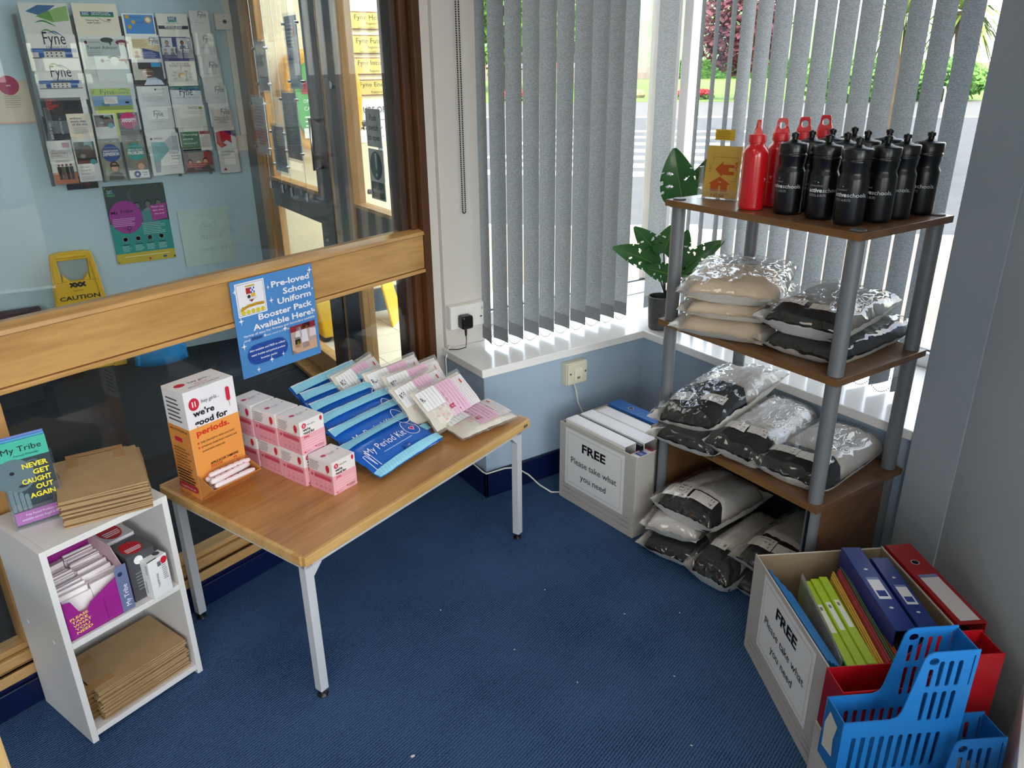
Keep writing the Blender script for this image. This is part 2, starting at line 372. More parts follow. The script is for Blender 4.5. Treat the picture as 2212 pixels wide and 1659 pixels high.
# ---- glazed oak partition on the left (frame PF)
wall_left = bpy.data.objects.new('wall_left', None); COL.objects.link(wall_left); wall_left.matrix_world = PF; struct(wall_left)
X0, X1 = -3.6, 1.990
def lp(name, mb, mat, **k):
    o = mb.build(name, mat, **k); o.parent = wall_left; return o
lp('bottom_rail', MB().box(X0, 1.93, 1.950, 2.03, .089, .124).box(X0, 1.93, 1.960, 2.03, .127, .156).box(X0, 1.93, 1.950, 1.962, .1185, .124), OAKL, bevel=.003)
lp('glazing_bead', MB().box(X0, 1.93, 1.972, 2.02, .158, .175), OAKL, bevel=.002)
lp('middle_rail', MB().box(X0, X1, 1.955, 2.03, .853, .973), OAK, bevel=.002)
lp('rail_moulding', MB().prism([(0, 0), (.082, 0), (.082, .016), (.035, .021), (.003, .012)], X1-X0, mx=Matrix(((0, 0, 1, X0), (1, 0, 0, 1.948), (0, 1, 0, .975), (0, 0, 0, 1)))), OAK, bevel=.0015)
lp('rail_moulding', MB().box(X0, X1, 1.949, 2.03, .838, .851), OAK, bevel=.003)
lp('post', MB().box(.47, .566, 1.962, 2.025, .175, .838), OAKVL, bevel=.004)
lp('post', MB().box(.47, .590, 1.975, 2.025, .996, 2.7), OAKVL, bevel=.004)
lp('jamb', MB().box(1.990, 2.032, 1.948, 2.06, 0, 2.7), OAKV, bevel=.004)
lp('jamb', MB().box(1.955, 1.988, 1.972, 2.05, .0, .838).box(1.955, 1.988, 1.972, 2.05, .994, 2.7), OAKV, bevel=.004)
lp('jamb', MB().box(1.921, 1.953, 1.986, 2.04, .0, .838).box(1.921, 1.953, 1.986, 2.04, .994, 2.7), DARKW, bevel=.003)
lp('top_rail', MB().box(X0, X1, 1.955, 2.03, 2.35, 2.7), OAK)
lp('glass_pane', MB().box(.566, 1.93, 1.994, 1.998, .17, .842), GLASS)
lp('glass_pane', MB().box(.580, 1.93, 1.994, 1.998, .99, 2.36), GLASS)
lp('glass_pane', MB().box(X0, .48, 1.994, 1.998, .17, .842), GLASS)
lp('glass_pane', MB().box(X0, .48, 1.994, 1.998, .99, 2.36), GLASS)
o = MB().box(X0, 1.952, 1.948, 2.02, 0, .074).box(X0, 1.952, 1.955, 2.03, .074, .089).build('baseboard_left', NAVY, bevel=.003); o.matrix_world = PF; struct(o)

# ---- window walls at the corner
struct(MB().box(1.335, 2.72, 2.215, 2.72, 0, .5).box(1.28, 2.72, 2.62, 2.72, 2.4, 2.7).build('wall_back', WALLB))
struct(MB().box(2.110, 2.72, .98, 2.215, 0, .5).box(2.60, 2.72, .9, 2.62, 2.4, 2.7).build('wall_right', WALLB))
struct(MB().prism([(1.316, 2.192), (2.088, 2.192), (2.088, .95), (2.62, .95), (2.62, 2.64), (1.316, 2.64)], .031).build('trim_1', WHITEG, loc=(0, 0, .499), bevel=.003))
struct(MB().box(1.327, 1.50, 2.47, 2.72, .53, 2.7).box(1.287, 1.3275, 2.492, 2.72, 0, 2.7).box(1.3275, 1.336, 2.485, 2.72, .53, 2.7).build('wall_reveal', PILW, bevel=.003))
struct(MB().box(1.322, 2.10, 2.200, 2.216, 0, .105).box(1.322, 1.336, 2.2, 2.52, 0, .105).build('baseboard_back', NAVY, bevel=.004))
struct(MB().box(2.096, 2.111, 1.04, 2.2, 0, .105).build('baseboard_right', NAVY, bevel=.004))
def window(n, along, a0, a1, pos, mull=()):
    w = bpy.data.objects.new('window_%d' % n, None); COL.objects.link(w); struct(w)
    def bx(mb, a, b, d0, d1, z0, z1):
        return mb.box(a, b, pos+d0, pos+d1, z0, z1) if along == 'x' else mb.box(pos+d0, pos+d1, a, b, z0, z1)
    bx(MB(), a0, a1, -.035, .035, .531, .585).build('frame_bottom', WHITEG, w, bevel=.004)
    bx(MB(), a0, a1, -.035, .035, 2.34, 2.4).build('frame_top', WHITEG, w, bevel=.004)
    for m in (a0, a1-.05)+tuple(mull): bx(MB(), m, m+.05, -.034, .034, .585, 2.34).build('frame_side', WHITEG, w, bevel=.004)
    bx(MB(), a0+.045, a1-.045, .004, .010, .58, 2.345).build('glass_pane', GLASS, w)
    bx(MB(), a0+.045, a1-.045, -.012, .003, .582, .59).build('gasket', BLACKP, w)
    return w
window(1, 'x', 1.50, 2.555, 2.655)
window(2, 'y', .985, 2.60, 2.64)
struct(MB().box(2.556, 2.606, 2.605, 2.69, .531, 2.4).build('trim_2', WHITEG, bevel=.005))
# pillar and the wall running on to the right with the next street window, out of view, sized to light the room
struct(MB().box(2.075, 2.75, .90, 1.04, 0, 2.7).build('wall_pillar', WALLG, bevel=.004))
DR = Vector((-.7, -.714, 0)).normalized(); NR = Vector((.714, -.7, 0)).normalized()
RW = Matrix((DR, NR, Vector((0, 0, 1)))).transposed().to_4x4(); RW.translation = Vector((2.075, .90, 0))
o = MB().box(0, .72, 0, .2, 0, 2.7).box(.72, 3.4, 0, .2, 0, .45).box(.72, 3.4, 0, .2, 2.4, 2.7).box(3.4, 3.9, 0, .2, 0, 2.7).build('wall_right_far', WALLW); o.matrix_world = RW; struct(o)
w3 = bpy.data.objects.new('window_3', None); COL.objects.link(w3); w3.matrix_world = RW; struct(w3)
for x in (.72, 2.03, 3.35): MB().box(x, x+.05, .06, .13, .45, 2.4).build('frame_side', WHITEG, w3)
MB().box(.72, 3.4, .06, .13, .45, .51).build('frame_bottom', WHITEG, w3); MB().box(.72, 3.4, .06, .13, 2.34, 2.4).build('frame_top', WHITEG, w3)
MB().box(.76, 2.04, .09, .096, .5, 2.35).build('glass_pane', GLASS, w3); MB().box(2.07, 3.36, .09, .096, .5, 2.35).build('glass_pane', GLASS, w3)
# white board at the right edge
o = MB().box(0, .9, -.02, 0, 0, .30).build('display_board', M('#f0efec', .4, var=.01), bevel=.002)
o.matrix_world = Matrix.Translation((1.545, .418, 0)) @ Matrix.Rotation(R(22+180), 4, 'Z') @ Matrix.Translation((-.10, .0, 0))
tag(o, 'plain white board standing at the right edge beside the blue magazine files', 'board')

# ---- fill lights added on the ceiling above the frame, to lift the room
def fill_panel(x, y, i):
    t = thing('fill_light', ['added square fill light over the coffee table', 'added square fill light over the middle of the carpet', 'added square fill light behind the camera', 'added square fill light near the rear wall'][i], 'ceiling light', (x, y, 2.66), group='added ceiling fill lights')
    MB().box(-.32, .32, -.32, .32, .01, .04).build('housing', WHITE, t)
    MB().box(-.29, .29, -.29, .29, 0, .012).build('diffuser', M('#fff1dc', .5, var=0, emit=LAMP), t)
for i, (x, y) in enumerate([(.35, 1.1), (.45, -.25), (-1.1, .2), (-1.4, -1.1)]): fill_panel(x, y, i)
t = thing('fill_light', 'added round fill light on the entrance lobby ceiling', 'ceiling light', (-.1, 3.7, 2.66))  # unseen lamp added to brighten the lobby
MB().lathe([(.001, 0), (.15, .005), (.17, .03), (.16, .04), (.001, .04)], 24).build('diffuser', M('#fff6e8', .5, var=0, emit=LAMP*.9), t, smooth=True)

# ---- vertical blinds
def slat_mesh(z1):
    def fn(s, t): x = (s-.5)*.089; return (x, .0035*(1-(2*s-1)**2), t*z1)
    a = MB().grid(fn, 6, 1); m = a.mesh('slat', SLAT, True, 0); return m
def weight_mesh():
    def fn(s, t): x = (s-.5)*.086; return (x, .0035*(1-(2*s-1)**2)-.0012, t*.052)
    def f2(s, t): p = fn(1-s, t); return (p[0], p[1]+.0026, p[2])
    return MB().grid(fn, 6, 1).grid(f2, 6, 1).mesh('weight_pocket', M('#7c8082', .8, var=.08, scale=200), True, 0)
SM, WM = slat_mesh(1.83), weight_mesh()
def blind(name, label, pos, z):
    t = thing(name, label, 'blind', (pos[0][0], pos[0][1], z))
    base = Vector((pos[0][0], pos[0][1], z)); ch = MB()
    ends = []
    for (x, y, rz) in pos:
        mx = Matrix.Translation(Vector((x, y, z))-base) @ Matrix.Rotation(rz, 4, 'Z')
        s = place('slat', SM, t, mx); w = place('weight_pocket', WM, s, Matrix.Identity(4)); ends.append((mx @ Vector((-.044, 0, .018)), mx @ Vector((.044, 0, .018))))
    for k in range(len(ends)-1):
        for e in (0, 1):
            a, b = ends[k][e], ends[k+1][e]
            if (a-b).length > .14: continue
            for i in range(13):
                u = i/12; p = a.lerp(b, u); p.z -= .028*(1-(2*u-1)**2); ch.sphere(p, .0022, 6)
    ch.build('bead_chain', M('#8d9193', .35, metal=.6, var=0), t)
    return t, base
ru = [1.456, 1.515, 1.585, 1.659, 1.732, 1.809, 1.890, 1.968, 2.042, 2.110]
w1 = [(u-.0047, 2.371, R(-84)) for u in ru]; w1[0] = (1.464, 2.396, R(-100)); w1.append((2.290, 2.362, R(-10)))
b1, bb = blind('vertical_blind', 'grey fabric vertical blind in the window beside the double socket', w1, .556)
cd = MB()
for i in range(190):
    z = .49+i*.0072
    for x in (0, .012): cd.sphere((1.408+x-bb.x, 2.452-bb.y, z), .0031, 6)
for i in range(7): cd.sphere((1.414-.006*math.cos(math.pi*i/6)-bb.x, 2.452-bb.y, .49-.006*math.sin(math.pi*i/6)), .0021, 6)
cd.build('pull_chain', BLACKP, b1)
cv = [2.197, 2.128, 2.053, 1.987, 1.916, 1.84, 1.76, 1.678, 1.6, 1.523, 1.447, 1.371, 1.296, 1.22]
w2 = []
for i, v in enumerate(cv):
    ph = (37, 37, 37, -100, -95, -88, -85, -84, -83, -82, -81, -80, -79.5, -79)[i]
    w2.append((2.30, v, R(90-ph)))
blind('vertical_blind', 'grey fabric vertical blind in the window behind the shelving unit', w2, .552)
MB().box(1.42, 2.56, 2.33, 2.38, 2.36, 2.40).build('head_rail', WHITE, b1).matrix_parent_inverse = Matrix.Translation(-bb)
# ================================================================== LOBBY beyond the partition
PAPER = M('#eceae6', .6, var=.015)
def card_mat(h): return M(h, .5, var=.02)
def wave(P, x, y, w, col, amp, th):
    n = 14; up = []; lo = []
    for i in range(n+1):
        t = i/n; yy = y+amp*math.sin(t*math.pi*1.35+.1)-amp*.5*t; h = th*math.sin(math.pi*t)**.8
        up.append((x+w*t, yy+h)); lo.append((x+w*t, yy))
    P.poly(lo+up[::-1], col)
def fyne(P, x, y, w, sub='Homes Ltd', dark='#20243c', g='#4d8b4a', b='#2f5fae'):
    """logo with its word from x, baseline y, width w (sheet units)"""
    k = w*P.w/P.h
    P.text('Fyne', x, y, k*.34, dark, w=w)
    wave(P, x-w*.02, y+k*.56, w*.70, g, k*.10, k*.07); wave(P, x+w*.28, y+k*.50, w*.66, b, k*.09, k*.06)
    if sub: P.text(sub, x+w, y-k*.20, k*.085, '#6c7078', 'R')
def person(P, cx, y0, s, skin, hair, top, ry=None):
    """small printed half figure: shoulders, head, hair"""
    k = P.w/P.h
    P.poly([(cx-s*.9, y0), (cx+s*.9, y0), (cx+s*.75, y0+s*.7*k), (cx+s*.3, y0+s*.95*k), (cx-s*.3, y0+s*.95*k), (cx-s*.75, y0+s*.7*k)], top)
    P.ell(cx, y0+s*1.62*k, s*.50, hair, s*.62*k); P.ell(cx, y0+s*1.48*k, s*.40, skin, s*.52*k)
rack = thing('leaflet_rack', 'clear acrylic rack of leaflet pockets on the pale blue lobby wall', 'leaflet rack', (.70, 4.69, .99))
RB = Vector((.70, 4.69, .99))
pock = {}
def pocket_mesh(w, h):
    k = (round(w, 2), round(h, 2))
    if k in pock: return pock[k]
    b = MB(); d = .026; y = -d; t = .002; n = .62*h; c = .028
    b.box(-w/2, w/2, y, y+t, 0, h*.30).box(-w/2, -w/2+c, y, y+t, h*.30, n).box(w/2-c, w/2, y, y+t, h*.30, n)
    b.box(-w/2, -w/2+t, y, 0, 0, n).box(w/2-t, w/2, y, 0, 0, n).box(-w/2, w/2, y, 0, 0, .003)
    pock[k] = b.mesh('pocket', ACRYL); return pock[k]
for x in (.272, .512, .735, .893, 1.058): MB().box(x-.008, x+.008, -.012, -.004, 0, .80).build('upright', M('#6b7178', .5, var=.05), rack, loc=(-RB.x, 0, 0))
VIS = {(.296, 1.84): .136, (.301, 1.703): .150, (.305, 1.549): .129, (.297, 1.415): .081, (.288, 1.33): .109, (.394, 1.338): .123, (.522, 1.844): .143, (.522, 1.699): .154, (.575, 1.607): .063, (.518, 1.547): .089, (.53, 1.453): .115, (.513, 1.334): .111, (.627, 1.334): .115, (.738, 1.803): .094, (.748, 1.704): .126, (.741, 1.574): .109, (.744, 1.459): .115, (.743, 1.34): .112, (.901, 1.806): .104, (.897, 1.696): .116, (.905, 1.579): .121, (.905, 1.457): .098, (.912, 1.358): .130, (1.065, 1.823): .108, (1.07, 1.712): .130, (1.079, 1.58): .123, (1.089, 1.455): .118, (1.098, 1.334): .106}   # height left in view above the next pocket
def leaflet(name, label, u, w, zt, h, base, fn, row, group='leaflets in the lobby rack', pocket=True):
    h = max(h, .09); v = 4.655-.0045*row
    o = MB().box(-w/2, w/2, -.0022, 0, 0, h).build(name, card_mat(base)); o.location = (u+w/2, v, zt-h); o.rotation_euler = (R(-1.2), 0, 0)
    tag(o, label, 'leaflet', group)
    hv = min(h, VIS.get((round(u, 3), round(zt, 3)), h)); P = Print(w, hv, min(1.7, h/hv)); fn(P); P.build(o, facing((-w/2, -.0022, h-hv), (1, 0, 0), (0, 0, 1)))
    if pocket:
        place('pocket', pocket_mesh(w+.008, .17 if w < .18 else .20), rack, Matrix.Translation(Vector((u+w/2, v+.012, zt-h-.004))-RB))
    return o
A4 = .297; A5 = .210
def d_a(P):
    P.poly([(.12, .72), (.38, .93), (.75, .93), (.42, .58)], '#3f6c9c'); P.poly([(.30, .57), (.75, .85), (.98, .93), (.98, .45), (.62, .38)], '#8fb574'); P.poly([(.32, .57), (.60, .75), (.66, .40)], '#5f9646'); wave(P, .25, .34, .45, '#3c7f44', .07, .06)
leaflet('leaflet', 'white booklet with blue and green diamond shapes, top left of the rack', .296, .208, 1.84, A4, '#d9d8d6', d_a, 0)
def d_fy(P):
    fyne(P, .33, .70, .46); P.rect(.02, .30, .98, .58, '#2f569c'); P.rect(.1, .44, .5, .54, '#5b84bd'); P.rect(.6, .40, .95, .47, '#7fa0cf')
    P.rect(.28, .30, .72, .49, '#d8d6d2'); P.poly([(.26, .49), (.74, .49), (.69, .53), (.31, .53)], '#5a4f4c')
    P.rect(.02, .30, .17, .46, '#cfccc6'); P.rect(.88, .30, .98, .45, '#cfccc6')
    for x in (.33, .42, .52, .62):
        for y in (.33, .42): P.rect(x, y, x+.035, y+.04, '#2b2f3a')
    P.rect(.02, .28, .98, .31, '#1e2f2a')
leaflet('booklet', 'upper of two white booklets with wave logo and photo of white houses', .301, .208, 1.703, A4, '#e6e4e2', d_fy, 1)
leaflet('booklet', 'lower of two white booklets with wave logo, its top curling open', .305, .195, 1.549, A4, '#e9e7e5', d_fy, 2)
def d_d(P):
    for i, s in enumerate(("Don't", 'get', 'caught', 'out')): P.text(s, .12, .80-.16*i, .10, '#c5302c', bold=.02)
    P.rect(.55, .35, .95, .75, '#1a1c2a')
leaflet('leaflet', "black leaflet with red words Don't get caught", .297, .178, 1.415, .26, '#11131b', d_d, 3)
def d_e(P): P.rect(.05, .06, .95, .94, '#222a3c'); P.text('D. McKILLOP', .72, .9, .05, '#c9ccd4', rot=-90); P.lines(.2, .8, .5, 4, .07, .02, '#9aa2b2'); P.text('YOUR GUIDE', .22, .75, .05, '#dadde4', rot=-90, bold=.02)
leaflet('leaflet', 'dark navy slim leaflet with sideways white lettering', .288, .098, 1.33, .21, '#1b2232', d_e, 4)
def d_f(P): P.text('withyou', .12, .78, .055, '#22355f', bold=.01); P.text('every step', .14, .66, .055, '#22243a', bold=.015); P.text('of the way', .17, .54, .055, '#22243a', bold=.015); P.lines(.2, .46, .85, 6, .045, .012, '#77706a')
leaflet('leaflet', 'cream slim leaflet reading withyou every step of the way', .394, .107, 1.338, .21, '#e3d6c2', d_f, 4)
def d_g(P):
    P.rect(.0, .0, 1, .27, '#c1672c'); P.text('supporting', .1, .70, .05, '#9a4257', w=.6); P.text('families', .1, .635, .045, '#9a4257', w=.45); P.frame(.06, .61, .76, .77, .001, '#a9546a'); P.rect(.62, .84, .92, .95, '#c98a94')
    P.lines(.2, .55, .8, 2, .03, .01, '#8a8682')
    for x, c in ((.3, '#2a2320'), (.45, '#49503a'), (.62, '#1d1d22'), (.8, '#2c2530')):
        P.rect(x-.06, .10, x+.06, .30, c); P.rect(x-.08, .26, x+.08, .40, c); P.ell(x, .435, .055, '#6e4a38')
leaflet('leaflet', 'white slim leaflet on supporting families with orange foot, bottom left', .28, .108, 1.214, .211, '#e6e2dd', d_g, 5)
def d_couple(P):
    P.rect(.06, .42, .94, .93, '#2d2a2c'); P.rect(.5, .72, .85, .93, '#7da3a0'); P.ell(.34, .70, .22, '#3a2a25', .13); P.ell(.62, .72, .20, '#4c3129', .14); P.ell(.36, .60, .12, '#8b8a86', .05); P.rect(.08, .42, .94, .50, '#6b382a'); P.ell(.76, .46, .13, '#2f9aa2')
def d_h(P): d_couple(P); P.text('the most', .12, .33, .04, '#8c5a6c'); P.text('thoughtful', .12, .25, .04, '#8c5a6c'); P.text('decision', .12, .17, .04, '#8c5a6c'); P.lines(.12, .11, .8, 3, .03, .009, '#9a9690')
leaflet('leaflet', 'slim leaflet with photo of an embracing couple above the most thoughtful decision', .393, .105, 1.217, .211, '#e2deda', d_h, 5)
def d_i(P):
    P.rect(.16, .58, .90, .74, '#1f5f7f'); P.rect(.16, .58, .90, .64, '#2c8a5a'); P.text('Argyll', .19, .68, .035, '#dfe6ea'); P.text('&Bute', .19, .63, .035, '#dfe6ea'); P.text('Argyll and Bute is a great', .40, .69, .022, '#f2f4f4', bold=.02); P.text('place to live, work and visit', .40, .64, .022, '#f2f4f4', bold=.02)
    P.text('Keeping dogs', .26, .45, .030, '#2d2b33', bold=.01); P.text('under control', .27, .37, .030, '#2d2b33', bold=.01); P.line([(.52, .57), (.62, .47), (.76, .42), (.80, .43)], .0015, '#3a3338'); P.ell(.77, .49, .05, '#4a3540', .02)
leaflet('leaflet', 'cream leaflet about keeping dogs under control with blue and green banner', .522, .201, 1.844, A4, '#e6dfcd', d_i, 0)
def bub(P, x, y, r, c): P.ell(x, y, r, c, r*.55); P.poly([(x, y), (x+r*.5, y-r*.9*P.w/P.h), (x+r*.7, y)], c)
def d_j(P): P.rect(.04, .0, .98, .90, '#b9c4c4'); bub(P, .6, .87, .14, '#3b4a4c'); bub(P, .92, .80, .14, '#7c2f3d'); P.ell(.14, .80, .035, '#5a1c2c'); P.lines(.20, .815, .45, 2, .02, .008, '#596264', .1); P.text('Tenant Advisor', .14, .60, .055, '#34424a', w=.66); P.lines(.14, .55, .5, 9, .05, .014, '#8c9698')
leaflet('booklet', 'grey booklet titled Tenant Advisor with speech bubble shapes', .522, .211, 1.699, A4, '#d9dcdb', d_j, 1)
def d_k(P): P.ell(.24, .62, .05, '#6a2330'); P.lines(.32, .66, .6, 2, .05, .02, '#7b8486', .1); bub(P, .62, .86, .2, '#64706e'); P.ell(.62, .58, .14, '#f3f4f3'); bub(P, .9, .66, .16, '#8a2a33')
leaflet('leaflet', 'small pale leaflet with bubbles tucked in front of the Tenant Advisor booklet', .575, .148, 1.607, .12, '#d5dbdd', d_k, 1.5, pocket=False)
def d_l(P): P.ell(.66, .91, .03, '#6a2330'); P.lines(.7, .92, .95, 2, .02, .008, '#727a7c', .1); P.lines(.12, .78, .88, 6, .045, .012, '#98a0a0')
leaflet('leaflet', 'pale grey letter sheet above the lime green newsletter', .518, .213, 1.547, A4, '#cfd4d3', d_l, 2)
def d_m(P): P.rect(0, .72, 1, 1, '#b4c84a'); P.text('Fyne', .22, .76, .11, '#3e5648', w=.36); P.text('news', .6, .76, .08, '#5f7f58', w=.34); P.text('F', .03, .76, .10, '#3e5648'); wave(P, .68, .93, .3, '#2f7a78', .03, .03); P.rect(0, .10, 1, .70, '#6f97c4'); P.rect(0, .10, 1, .28, '#8a9a4e'); P.rect(.2, .26, .4, .42, '#5f7390'); P.rect(.28, .36, .62, .66, '#e2ddd8'); P.lines(.31, .62, .58, 6, .04, .012, '#b09a98'); P.ell(.86, .40, .06, '#20242c', .04)
leaflet('newsletter', 'lime green newsletter with landscape photo in the second column', .53, .183, 1.453, .26, '#c9d468', d_m, 3)
leaflet('leaflet', 'slim leaflet with photo of an embracing couple, beside the pink one', .513, .10, 1.334, .21, '#dcd8d4', lambda P: d_couple(P), 4)
def d_und(c, big, small='UNDERSTANDING', bgc='#55524f'):
    def f(P):
        P.rect(.03, .02, .97, .97, bgc); P.text('a brief guide to', .15, .925, .02, '#e8e6e2'); P.text('Samh', .68, .92, .03, '#f0eeea', shear=.3); P.ell(.52, .66, .42, c); P.text(small, .52, .69, .04, '#f3f0ee', 'C', .02, w=.68); P.text(big, .52, .60, .07, '#f8f6f4', 'C', .03, w=.72)
    return f
leaflet('leaflet', 'grey slim leaflet with pink disc reading understanding anxiety', .627, .098, 1.334, .21, '#6b6766', d_und('#c0266f', 'ANXIETY'), 4)
def d_p(P): d_und('#24488e', 'DEPRESSION', bgc='#8a8a78')(P); person(P, .56, .02, .40, '#c79a84', '#4a2f2c', '#3a3430'); P.rect(.36, .33, .78, .39, '#4a2f2c')
leaflet('leaflet', 'slim leaflet with blue disc reading understanding depression', .508, .105, 1.211, .211, '#77776a', d_p, 5)
def d_q(P): d_und('#2d938d', 'PROBLEMS', 'MENTAL HEALTH', '#7d776d')(P); P.ell(.66, .33, .2, '#8a6a4c', .09); P.ell(.66, .30, .16, '#cf9f88', .08); P.rect(.05, .02, .97, .22, '#e8e5df'); P.ell(.42, .12, .16, '#3c2f7c'); P.ell(.42, .12, .06, '#e8e5df'); P.text('People', .66, .14, .03, '#2a2730', bold=.02); P.text('Alert', .68, .08, .03, '#2a2730', bold=.02)
leaflet('leaflet', 'slim leaflet with teal disc on mental health problems and a purple badge', .626, .105, 1.21, .211, '#837d72', d_q, 5)
def d_r(P): P.rect(.06, .0, .97, .94, '#4a8ed2'); P.ell(.16, .83, .06, '#d8a437'); P.ell(.33, .58, .06, '#d8a437'); P.ell(.20, .34, .06, '#d8a437'); P.ell(.80, .70, .11, '#dfa24a'); P.ell(.80, .70, .07, '#f0e8dc'); P.lines(.25, .85, .6, 2, .05, .015, '#2f5f9c'); P.lines(.42, .60, .75, 2, .05, .015, '#2f5f9c')
leaflet('leaflet', 'bright blue leaflet with orange dots at the top of the third column', .738, .151, 1.803, A5, '#f0f0ee', d_r, 0)
def d_s(P): P.rect(.06, .1, .95, .86, '#e2cfa4'); P.lines(.1, .82, .6, 8, .035, .012, '#a5977a'); P.rect(.64, .62, 1, .90, '#edebe6'); fyne(P, .66, .68, .3, None); P.poly([(.33, .12), (.95, .12), (.93, .36), (.36, .52)], '#243f97'); P.poly([(.33, .52), (.43, .50), (.36, .38)], '#2f7f58'); P.lines(.4, .36, .85, 4, .06, .018, '#dfe4f2'); person(P, .2, .14, .1, '#b06a52', '#7a3a2c', '#5f1f4a')
leaflet('leaflet', 'cream leaflet with blue slanted box and a small portrait', .748, .148, 1.704, A5, '#e9e9e8', d_s, 1)
def d_t(P): P.rect(.64, .80, .96, 1, '#3a9ad0'); P.poly([(.3, .0), (.98, .0), (.9, .2), (.7, .34), (.45, .3)], '#cdd6e6'); P.ell(.5, .58, .25, '#2a1f1c', .24); P.ell(.5, .52, .21, '#7a4a36', .21); P.rect(.34, .58, .66, .62, '#9a9a98'); P.rect(.42, .40, .58, .44, '#e8e4de')
leaflet('leaflet', 'dark leaflet with photo of a smiling child in a pale shirt', .741, .147, 1.574, A5, '#2f2d30', d_t, 2)
def d_u(P): P.ell(.58, .86, .03, '#5a1c2c'); P.lines(.62, .88, .9, 2, .02, .008, '#7b7f82', .1); P.lines(.12, .72, .85, 9, .045, .011, '#a5a8aa')
leaflet('leaflet', 'white letter sheet above the plain wave logo leaflet in the third column', .744, .155, 1.459, A5, '#dfe0e0', d_u, 3)
def d_fl(x, w, extra=None):
    def f(P):
        fyne(P, x, .72, w, None, '#4a5260', '#4f8f86', '#6f93b4')
        if extra: P.text(extra, .5, .46, .028, '#8b8f94', 'C')
    return f
leaflet('leaflet', 'white leaflet with small centred wave logo above the complaints leaflet', .743, .154, 1.34, A5, '#dcdcdb', d_fl(.40, .30, 'Tenancy Handbook'), 4)
def d_w(P):
    P.poly([(.10, .06), (.26, .06), (.32, .36), (.66, .60), (.52, .80), (.10, .80)], '#7fb4b6'); P.poly([(.10, .36), (.32, .52), (.10, .80)], '#8fc0c0'); P.poly([(.52, .80), (.74, .93), (.95, .93), (.95, .58), (.66, .60)], '#b4b4b8'); P.poly([(.52, .80), (.95, .74), (.66, .60)], '#c6c3c6'); P.poly([(.1, .06), (.26, .06), (.30, .34), (.12, .36)], '#a5a5ac')
    P.ell(.13, .88, .035, '#4a1626'); P.lines(.2, .90, .5, 2, .025, .01, '#5a5f64', .1)
    for i, s in enumerate(('Complaints', '& Serious', 'Concerns')): P.text(s, .93, .50-.07*i, .034, '#3b3b40', 'R', .012)
    P.lines(.55, .28, .95, 3, .06, .008, '#b0aeb0')
leaflet('leaflet', 'white leaflet on complaints and serious concerns with grey and teal facets', .748, .158, 1.223, .212, '#dfdddb', d_w, 5)
def d_x(P): P.rect(.36, .62, .64, .86, '#2d4a86'); P.rect(.36, .62, .64, .70, '#3a9a86'); P.text('Argyll', .38, .78, .05, '#e8ecf2'); P.text('&Bute', .38, .71, .05, '#e8ecf2'); P.text('AMENITY SERVICES', .5, .54, .028, '#77787a', 'C'); P.rect(.02, .30, .98, .45, '#2e3038'); P.text('IMPORTANT NOTICE', .5, .39, .035, '#f0eeea', 'C', .02); P.text('TO HOUSEHOLDERS', .5, .32, .035, '#f0eeea', 'C', .02)
leaflet('leaflet', 'cream council leaflet with blue and green square, top of the fourth column', .901, .153, 1.806, A5, '#e2ded4', d_x, 0)
def d_y(P):
    P.ell(.2, .88, .05, '#e8e8ee'); P.text('PeoplePlus', .66, .86, .035, '#f0f0f4', bold=.02)
    for x, y, s, sk in ((.22, .50, .17, '#b0806a'), (.70, .50, .17, '#8a5a46'), (.14, .26, .12, '#c08a74'), (.36, .26, .12, '#a87460')): P.rect(x-s, y, x+s, y+s*2*P.w/P.h, '#c9cdd0'); person(P, x, y, s*.7, sk, '#241c1c', '#5f6a78')
    P.rect(.45, .30, 1, .52, '#20265c'); P.text('Fair Start', .55, .43, .05, '#f2f2f6', bold=.02); P.text('Scotland', .62, .35, .04, '#c8cce0')
leaflet('leaflet', 'navy leaflet with several portraits and the words Fair Start', .897, .156, 1.696, A5, '#262d70', d_y, 1)
def d_z(P):
    P.text('DO YOU HAVE', .5, .86, .045, '#54504c', 'C', w=.56); P.text('MONEY WORRIES?', .5, .77, .045, '#54504c', 'C', w=.74); P.text('?', .5, .60, .10, '#8a8682', 'C'); P.ell(.5, .42, .13, '#d6a23c', .12); P.ell(.52, .38, .09, '#f2e2d2', .08)
    for a in range(20, 361, 40):
        if 60 < a < 130 or 240 < a < 300: continue
        P.frame(.5+.3*math.cos(R(a))-.05, .42+.2*math.sin(R(a))-.02, .5+.3*math.cos(R(a))+.05, .42+.2*math.sin(R(a))+.02, .0012, '#6a6662')
leaflet('leaflet', 'cream leaflet asking do you have money worries with a drawn worried girl', .905, .15, 1.579, A5, '#e6e0d4', d_z, 2)
def d_A(P): P.rect(0, .82, 1, 1, '#2f5f76'); P.rect(0, .86, 1, .93, '#3f8f80'); P.poly([(0, .82), (1, .74), (1, .82)], '#2b4f8a'); fyne(P, .3, .52, .42, None); P.text('To contact any of our offices, please call', .06, .38, .028, '#3a3f48', w=.86)
leaflet('leaflet', 'white leaflet with wave logo under teal and blue bands in the fourth column', .905, .157, 1.457, A5, '#dfe1e2', d_A, 3)
def d_B(P): P.text('THISTLE', .44, .86, .055, '#33352f', w=.32); P.rect(.80, .85, .92, .94, '#7c9a2a'); P.lines(.4, .78, .92, 3, .05, .012, '#9a9a94', .3); P.text('Serving Scotland\'s Tenants', .42, .52, .022, '#8a8a84')
leaflet('leaflet', 'off-white leaflet with word thistle and a green square', .912, .154, 1.358, A5, '#dcdad2', d_B, 4)
